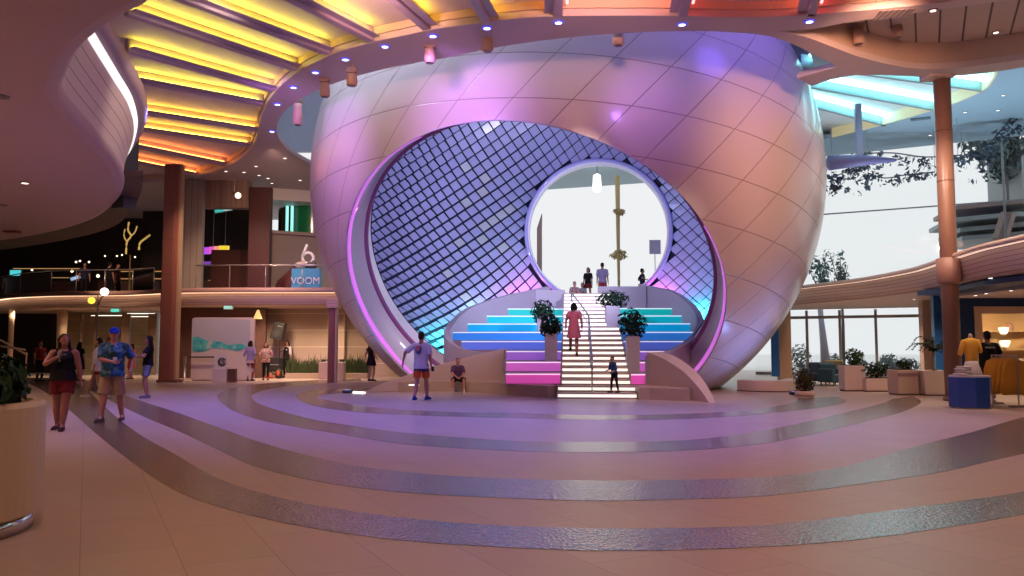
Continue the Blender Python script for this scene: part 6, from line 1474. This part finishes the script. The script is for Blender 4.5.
mb = MB(); b_ = p_ + V((.12, -.42, 0)); mb.lathe([(.10, 0), (.16, .06), (.15, .36), (.08, .44)], b_, 16); o = mb.build('backpack', mat('pack_black', (.03, .018, .016), .7), smooth=True, label='black backpack with orange patch at the foot of the loudspeaker stand', cat='backpack'); mb = MB(); mb.ball(b_ + V((0, -.15, .24)), (.08, .02, .12)); mb.build('patch', mat('patch_orange', (.55, .10, .04), .7), o, smooth=True)
mb = MB(); b_ = p_ + V((-.28, -.55, 0)); mb.ball(b_ + V((0, 0, .07)), (.22, .15, .07)); mb.ball(b_ + V((.08, 0, .12)), (.10, .1, .06)); mb.build('cloth_bag', mat('bag_red', (.36, .05, .03), .8), smooth=True, label='small crumpled red bag on the floor by the loudspeaker stand', cat='bag')
# ---------------------------------------------------------------- outside
PALE = mat('pale_paving', (.80, .80, .80), .7)
mb = MB(); mb.plate([[(-60, 43.5), (90, 43.5), (90, 130), (-60, 130)], ], -.4, .35); mb.build('floor_outside', PALE, kind='structure')
mb = MB(); mb.prism([(.4, 39.4), (7.6, 39.4), (9.5, 56), (-1, 56)], 3.3, TOPZ - .01); mb.build('floor_terrace', PALE, kind='structure')
# canopy seen through the round opening
mb = MB(); mb.prism([(-3, 47), (12, 44), (14, 50), (-3, 56)], 12.1, 12.4); mb.build('canopy', mat('canopy_blue', (.30, .42, .48), .5), label='blue grey canopy roof seen through the round opening', cat='canopy')
p = W(597, 183, 47); r = empty('canopy_lamp', p, 'bright lamp below the canopy seen through the round opening', 'lamp'); mb = MB(); mb.lathe([(.20, -.5), (.26, -.3), (.22, .45), (.05, .55)], p, 16); mb.build('shade', lamp_mat('canopy_led', (1, 1, 1), 3), r, smooth=True); mb = MB(); mb.cone(p + V((0, 0, .5)), (p.x, p.y, 12.12), .04, seg=8); mb.build('hanger', STEEL, r)
p = W(619, 285, 42.5); r = empty('gold_post', (p.x, 42.5, TOPZ), 'slim gold post with leafy knots seen through the round opening', 'post')
GOLD = mat('gold_paint', (.50, .40, .16), .4, var=.2)
zt = W(619, 176, 42.5).z; mb = MB(); mb.tube([(p.x, 42.5, TOPZ), (p.x - .02, 42.5, (TOPZ + zt) / 2), (p.x - .03, 42.5, zt)], [.06, .10, .14], 10); mb.build('shaft', GOLD, r, smooth=True)
rng = random.Random(3)
for py, rad in ((212, .32), (255, .5)):
    q = W(619, py, 42.5); mb = MB(); leaf_cluster(mb, q, (rad, rad * .8, rad * .55), 110, .13, rng); mb.ball(q, rad * .5); mb.build('knot', GOLD, r, merge=False)
p = W(655, 247, 44); r = empty('small_sign', (p.x, 44, TOPZ), 'pale lavender square sign at the right of the round opening', 'sign'); mb = MB(); mb.box(p, (.62, .06, .78)); mb.build('board', mat('sign_lavender', (.42, .40, .62), .5), r); mb = MB(); mb.cone((p.x, 44.05, TOPZ), p + V((0, .05, 0)), .03, seg=8); mb.build('post', STEEL, r)
p = W(539.5, 270, 44); r = empty('brown_screen', (p.x, 44, TOPZ), 'narrow brown panel standing at the left of the round opening', 'panel'); z1 = W(540, 214, 44).z; mb = MB(); mb.rings([[V((p.x + s1 * .14, 44 + s2 * .06, z)) for s1, s2 in ((-1, -1), (1, -1), (1, 1), (-1, 1))] for z in (TOPZ, z1 - .8)] + [[V((p.x + .14 + s1 * .02, 44 + s2 * .06, z1)) for s1, s2 in ((-1, -1), (1, -1), (1, 1), (-1, 1))]]); mb.build('board', mat('screen_brown', (.42, .32, .28), .6), r); mb = MB(); mb.box((p.x, 44, TOPZ + .05), (.5, .4, .1)); mb.build('foot', STEEL, r)
# shrubs at the left of the opening
bush('terrace_shrub', (W(548, 285, 41).x, 41, TOPZ), (.35, .3, .55), 160, .09, leafmat('leaf_grey', (.16, .20, .17)), 'small grey green shrub at the lower left of the round opening', 'shrub', seed=51)
# garden beyond the glass
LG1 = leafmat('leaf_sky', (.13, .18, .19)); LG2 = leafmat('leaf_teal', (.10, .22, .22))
def tree(px, Y, z0, ztop, rad, n, size, m, lab, seed, trunk=True, group='trees beyond the glass', zc=None, stretch=1.0):
    x = W(px, 300, Y).x; rng = random.Random(seed); r = empty('tree', (x, Y, z0), lab, 'tree', group)
    c = V((x, Y, ztop - rad[2])); mb = MB()
    for k in range(7):
        q = c + V((rng.uniform(-.6, .6) * rad[0], rng.uniform(-.6, .6) * rad[1], rng.uniform(-.6, .6) * rad[2])); leaf_cluster(mb, q, [v * .5 for v in rad], n // 7, size, rng)
    mb.build('crown', m, r, merge=False)
    mb = MB(); mb.tube([(x, Y, z0), (x + .05, Y, (z0 + c.z) / 2), c], [.12, .09, .04], 8)
    for k in range(5): mb.tube([c - V((0, 0, rad[2] * .6)), c + V((rng.uniform(-.8, .8) * rad[0], rng.uniform(-.8, .8) * rad[1], rng.uniform(0, .7) * rad[2]))], [.05, .015], 6)
    mb.build('trunk', mat('bark_grey', (.16, .15, .14), .8), r, smooth=True)
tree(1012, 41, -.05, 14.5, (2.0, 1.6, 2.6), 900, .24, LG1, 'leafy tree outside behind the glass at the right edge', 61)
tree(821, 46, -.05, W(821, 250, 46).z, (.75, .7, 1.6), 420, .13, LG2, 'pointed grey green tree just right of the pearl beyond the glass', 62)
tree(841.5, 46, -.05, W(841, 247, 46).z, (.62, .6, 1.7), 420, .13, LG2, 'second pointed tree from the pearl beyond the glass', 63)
# leafy garlands hanging inside the glass
def garland(pts, Y, n, size, lab, seed, spread):
    rng = random.Random(seed); P = spline([W(x, y, Y) for x, y in pts], 6); r = empty('leafy_garland', P[len(P) // 2], lab, 'garland', 'leafy garlands before the glass')
    mb = MB(); mb.tube(P, .03, 6); mb.build('cable', mat('cable_grey', (.12, .13, .16), .5), r)
    mb = MB()
    for k in range(n):
        q = rng.choice(P) + V((rng.uniform(-.2, .2), 0, -abs(rng.gauss(0, spread)))); leaf_cluster(mb, q, (.22, .2, .16), 5, size, rng)
    mb.build('foliage', leafmat('leaf_slate', (.10, .12, .16)), r, merge=False)
    mb = MB()
    for q in (P[0], P[-1]): mb.cone(q, (q.x, q.y, RZ), .012, seg=6)
    mb.build('hanger', STEEL, r)
garland([(832, 160), (862, 154), (893, 153), (925, 157), (962, 155)], 34.5, 75, .12, 'long leafy garland across the top of the bright glass, left of the tall column', 71, .45)
garland([(832, 178), (845, 172), (862, 164)], 34.5, 36, .14, 'short drooping leafy garland beside the pearl', 72, .45)
garland([(958, 158), (985, 146), (1003, 128), (1018, 108)], 33, 50, .13, 'rising leafy garland right of the tall column', 73, .4)
garland([(868, 173), (885, 178), (905, 175), (935, 172)], 34.8, 26, .12, 'lower sparse leafy garland before the bright glass', 74, .2)
# stacked decks outside at right
db = empty('deck_building', (W(1010, 300, 39).x, 40, 0), 'building of stacked brown deck slabs outside at the right edge', 'building')
DECK = mat('deck_brown', (.34, .25, .22), .6); DECKG = mat('deck_grey', (.36, .42, .44), .6)
for k, (px0, y0, y1, m_) in enumerate(((977, 197, 203, DECK), (972, 213, 216, DECKG), (983, 222, 226, DECKG), (985, 231, 235, DECKG))):
    Y = 39; a_ = W(px0, y1, Y); zt = W(1024, y0, Y).z; mb = MB(); mb.prism([(a_.x, Y + 2), (a_.x + 2.2, Y), (a_.x + 9, Y), (a_.x + 9, Y + 6), (a_.x + 1, Y + 6)], a_.z, max(a_.z + .22, zt - .5)); mb.build('deck_slab', m_, db)
mb = MB(); mb.tube([W(1000, 240, 38.8), W(1008, 214, 38.8)], .35, 8); mb.build('strut', DECK, db); mb = MB(); x_ = W(1018, 300, 40.5).x; mb.box((x_ + 2, 42, 6), (3, 3, 12)); mb.build('core', DECKG, db)
# plants and rail outside the lower windows
for i, (px, Y, h_, rad) in enumerate(((800, 43, 1.6, (.6, .4, .7)), (833, 44, 1.1, (.6, .4, .4)), (888, 42, 1.1, (.5, .4, .5)), (905, 41, .9, (.9, .4, .45)), (858, 45, .8, (.5, .4, .4)))):
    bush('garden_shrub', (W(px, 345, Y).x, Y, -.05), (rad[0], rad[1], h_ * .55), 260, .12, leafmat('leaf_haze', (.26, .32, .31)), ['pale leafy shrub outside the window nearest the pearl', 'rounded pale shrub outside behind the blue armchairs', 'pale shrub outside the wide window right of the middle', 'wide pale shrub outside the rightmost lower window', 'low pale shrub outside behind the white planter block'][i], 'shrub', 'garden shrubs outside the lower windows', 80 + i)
p = W(823, 345, 43.5); r = empty('leaning_post', (p.x, 43.5, -.05), 'pale leaning post outside the lower windows', 'post'); mb = MB(); mb.tube([(p.x + .15, 43.5, -.05), (p.x + .05, 43.5, 1.5), (p.x - .12, 43.5, 3.6)], [.30, .20, .12], 12); mb.build('shaft', mat('post_lilac', (.52, .50, .60), .5), r, smooth=True); mb = MB(); mb.lathe([(.5, -.05), (.5, .1), (.3, .12)], (p.x + .15, 43.5, 0), 16); mb.build('foot', mat('post_lilac', (.52, .50, .60), .5), r)
# ---------------------------------------------------------------- world, lights, camera
w = bpy.data.worlds.new('sky'); SC.world = w; w.use_nodes = True
wn, wl = w.node_tree.nodes, w.node_tree.links
bg = wn['Background']; bg.inputs['Color'].default_value = (.96, .98, 1.0, 1); bg.inputs['Strength'].default_value = .90
WARM = (1, .63, .41); VIO = (.18, .18, 1.0); PINK = (1, .35, .75)
def spot(name, loc, e, c, tgt, ang=110, sz=.2, bl=.9): return light(name, 'SPOT', loc, e, c, tgt, sz, ang, bl)
for x, y, e in [(-9, 5, 440), (-2, 3.5, 500), (6, 4.5, 500), (-6.5, 9.5, 400), (0, 7, 420), (9, 9.5, 560), (-13, 15, 450), (13.5, 15.5, 800), (-12, 25, 450), (11.5, 19, 800)]:
    spot('warm_ceiling_spot', (x, y, CZ - .06), e, WARM, (x, y, 0), 125)
for x, y, e in [(-5.5, 16.6, 1900), (0, 15.2, 1900), (5.5, 15.6, 1300), (-9.3, 20.5, 2300)]:
    spot('stage_light_violet', (x, y, CZ - .3), e, VIO, (x * .9, y + .6, 0), 88)
# washes on the sphere from the ring
for x, y, e, c, t in [(-3, 15.5, 520, (1, .48, .42), (-3, 23, 9)), (2, 14.5, 520, (1, .50, .42), (2, 21, 11)), (8, 15.5, 1350, (1, .48, .30), (9, 25, 6)), (10.2, 17, 260, (1, .52, .34), (9.8, 27, 3))]:
    spot('wash_light', (x, y, CZ - .4), e, c, t, 80)
spot('stage_light_violet', (-7.6, 19.6, CZ - .6), 1000, (.62, .25, 1), (-5.5, 26.5, 6.5), 70)
spot('stage_light_violet', (-2.2, 18.4, CZ - .6), 480, (.48, .2, 1), (-1.0, 21.6, 7.6), 80)
spot('stage_light_violet', (3.5, 18.4, CZ - .6), 110, (.48, .2, 1), (3.6, 21.6, 7.4), 75)
for x, y, t, e in ((8.55, 24.35, (7.1, 24.9, 2.3), 240), (-5.15, 25.2, (-5.6, 26.1, 3.6), 110)):  # added floor fixtures and spots that tint the pearl's lower sides blue
    mb = MB(); mb.lathe([(.16, 0), (.18, .05), (.14, .09), (.11, .10)], (x, y, 0), 18); ob_ = mb.build('added_uplight', mat('uplight_black', (.03, .03, .035), .4), smooth=True, label='small added floor uplight by the %s foot of the pearl' % ('right' if x > 0 else 'left'), cat='light')
    mb = MB(); mb.lathe([(.105, .101), (.02, .104)], (x, y, 0), 16); mb.build('lens', lamp_mat('uplight_lens', (.4, .45, 1), 1.5), ob_)
    spot('uplight', (x, y, .12), e, (.26, .34, 1), t, 130, .1)
spot('stage_light_violet', (-11, 24, CZ - .6), 900, (.5, .28, 1), (-8, 33, 2), 70)
# bowl
spot('bowl_light', (-1.0, 23.6, 7.0), 3100, (.68, .66, 1.0), (3.6, 36, 6.2), 100, .3, .8)
spot('bowl_light', (5.5, 24.6, 5.6), 2700, (.68, .66, 1.0), (-3.0, 33, 6.0), 100, .3, .8)
for p_, c, e in (((-2.6, 34.4, 2.1), (.05, 1, .8), 170), ((-1.55, 36.3, 3.05), (.5, .95, 1), 90), ((.3, 36.5, 3.72), (1, .12, .65), 110), ((6.5, 35.5, 3.68), (1, .2, .75), 110), ((7.8, 34.2, 2.85), (.05, .9, 1), 150)):
    light('parapet_glow', 'POINT', p_, e, c, None, .12)
for x, y in ((15.5, 31), (19, 29)): spot('atrium_fill', (x, y, 4.0), 700, (.66, .86, 1), (x, y + 1, 11), 130)  # added fill to lift the blue atrium ceiling, no fixture there
light('well_light', 'POINT', (-6, 22.5, 14.5), 1100, (.75, .82, 1), None, .5)
light('well_light', 'POINT', (9.5, 20.0, 12.5), 420, (.22, .10, 1), None, 1.0)
# added warm fills on plinth and stairs, then gallery and shop lamps
spot('plinth_fill', (-2.5, 19.0, CZ - .3), 1900, (1, .66, .46), (-2.2, 25.8, .8), 36)  # added spot to brighten the left wing and plinth
spot('plinth_fill', (5.0, 18.5, CZ - .3), 1200, (1, .66, .46), (4.6, 22.6, .6), 36)  # added spot to brighten the right wing and plinth
spot('stairs_fill', (1.8, 18.3, CZ - .3), 900, (1, .66, .62), (2.2, 25.2, 1.4), 30)  # added spot to brighten the steps and the backlit climber
for x, y, e in [(-24, 38.5, 420), (-20.5, 38.2, 420), (-16.8, 38.2, 420), (-10.5, 35.3, 620), (-7.8, 35.6, 620), (-12.8, 34.8, 420)]:
    spot('gallery_downlight', (x, y, 3.15), e, (1, .70, .46), (x, y + .5, 0), 140)
for x, y, t, e in [(-11.5, 30, (-12, 34.5, 3.2), 1500), (-20, 31, (-20, 36.5, 3.2), 1700), (-9, 29.5, (-10.5, 37, 5.5), 800), (-8.6, 30, (-9, 34.4, 3.0), 500)]:
    spot('gallery_wash', (x, y, CZ - .2), e, (1, .62, .42), t, 75)
spot('lobe_wash', (-3.5, 7.5, 2.6), 10, (1, .6, .5), (-9, 16, 5.6), 100) if False else None
for x, y, e in [(15.5, 22.5, 250), (18.5, 22.5, 300), (14.2, 31, 450), (15.5, 35.5, 400), (13.8, 26.5, 350), (14.0, 21.0, 220)]:
    spot('gallery_downlight', (x, y, 2.95), e, (1, .74, .52), (x, y, 0), 140)
for x, y in ((-9.5, 11), (-12, 15.5), (-16, 21), (-14, 13)): spot('lobe_downlight', (x, y, LZ - .05), 620, WARM, (x, y, 0), 130)
spot('lobe_wash', (-5.2, 16.5, CZ - .1), 420, (1, .70, .56), (-9.8, 19.5, 6.2), 80)  # added wash to lighten the curved balcony's white boards
for t in ((13.5, 22, 3.4), (13.2, 27, 3.4), (13.2, 33, 3.4)): spot('fascia_wash', (9.5, 20.2, CZ - .1), 800, (1, .72, .56), t, 45)  # added wash in place of daylight on the right balcony boards
spot('warm_ceiling_spot', (11.6, 17.6, CZ - .1), 900, (1, .74, .54), (11.8, 19.8, .8), 38)  # added narrow spot to brighten the ponchos and podium
for x in (17, 20, 23): spot('shop_light', (x, 27.2, 2.95), 260, (1, .68, .36), (x, 28.6, 1.2), 130)
cam = bpy.data.cameras.new('camera'); co = bpy.data.objects.new('camera', cam); COL.objects.link(co)
co.location = (0, 0, EYE); co.rotation_euler = (pi / 2 + TH, 0, 0); cam.sensor_width = 36; cam.lens = 36 * FPX / 1024; cam.clip_end = 500; cam.clip_start = .05
SC.camera = co
vs = SC.view_settings; vs.view_transform = 'Standard'; vs.look = 'None'; vs.gamma = 1; vs.exposure = 0; vs.use_curve_mapping = False
SC.display_settings.display_device = 'sRGB'
cy = SC.cycles; cy.max_bounces = 7; cy.diffuse_bounces = 4; cy.glossy_bounces = 4; cy.transmission_bounces = 6; cy.transparent_max_bounces = 12
cy.caustics_reflective = False; cy.caustics_refractive = False; cy.use_denoising = True; cy.sample_clamp_indirect = 4; cy.sample_clamp_direct = 0
try: cy.denoiser = 'OPENIMAGEDENOISE'
except Exception: pass
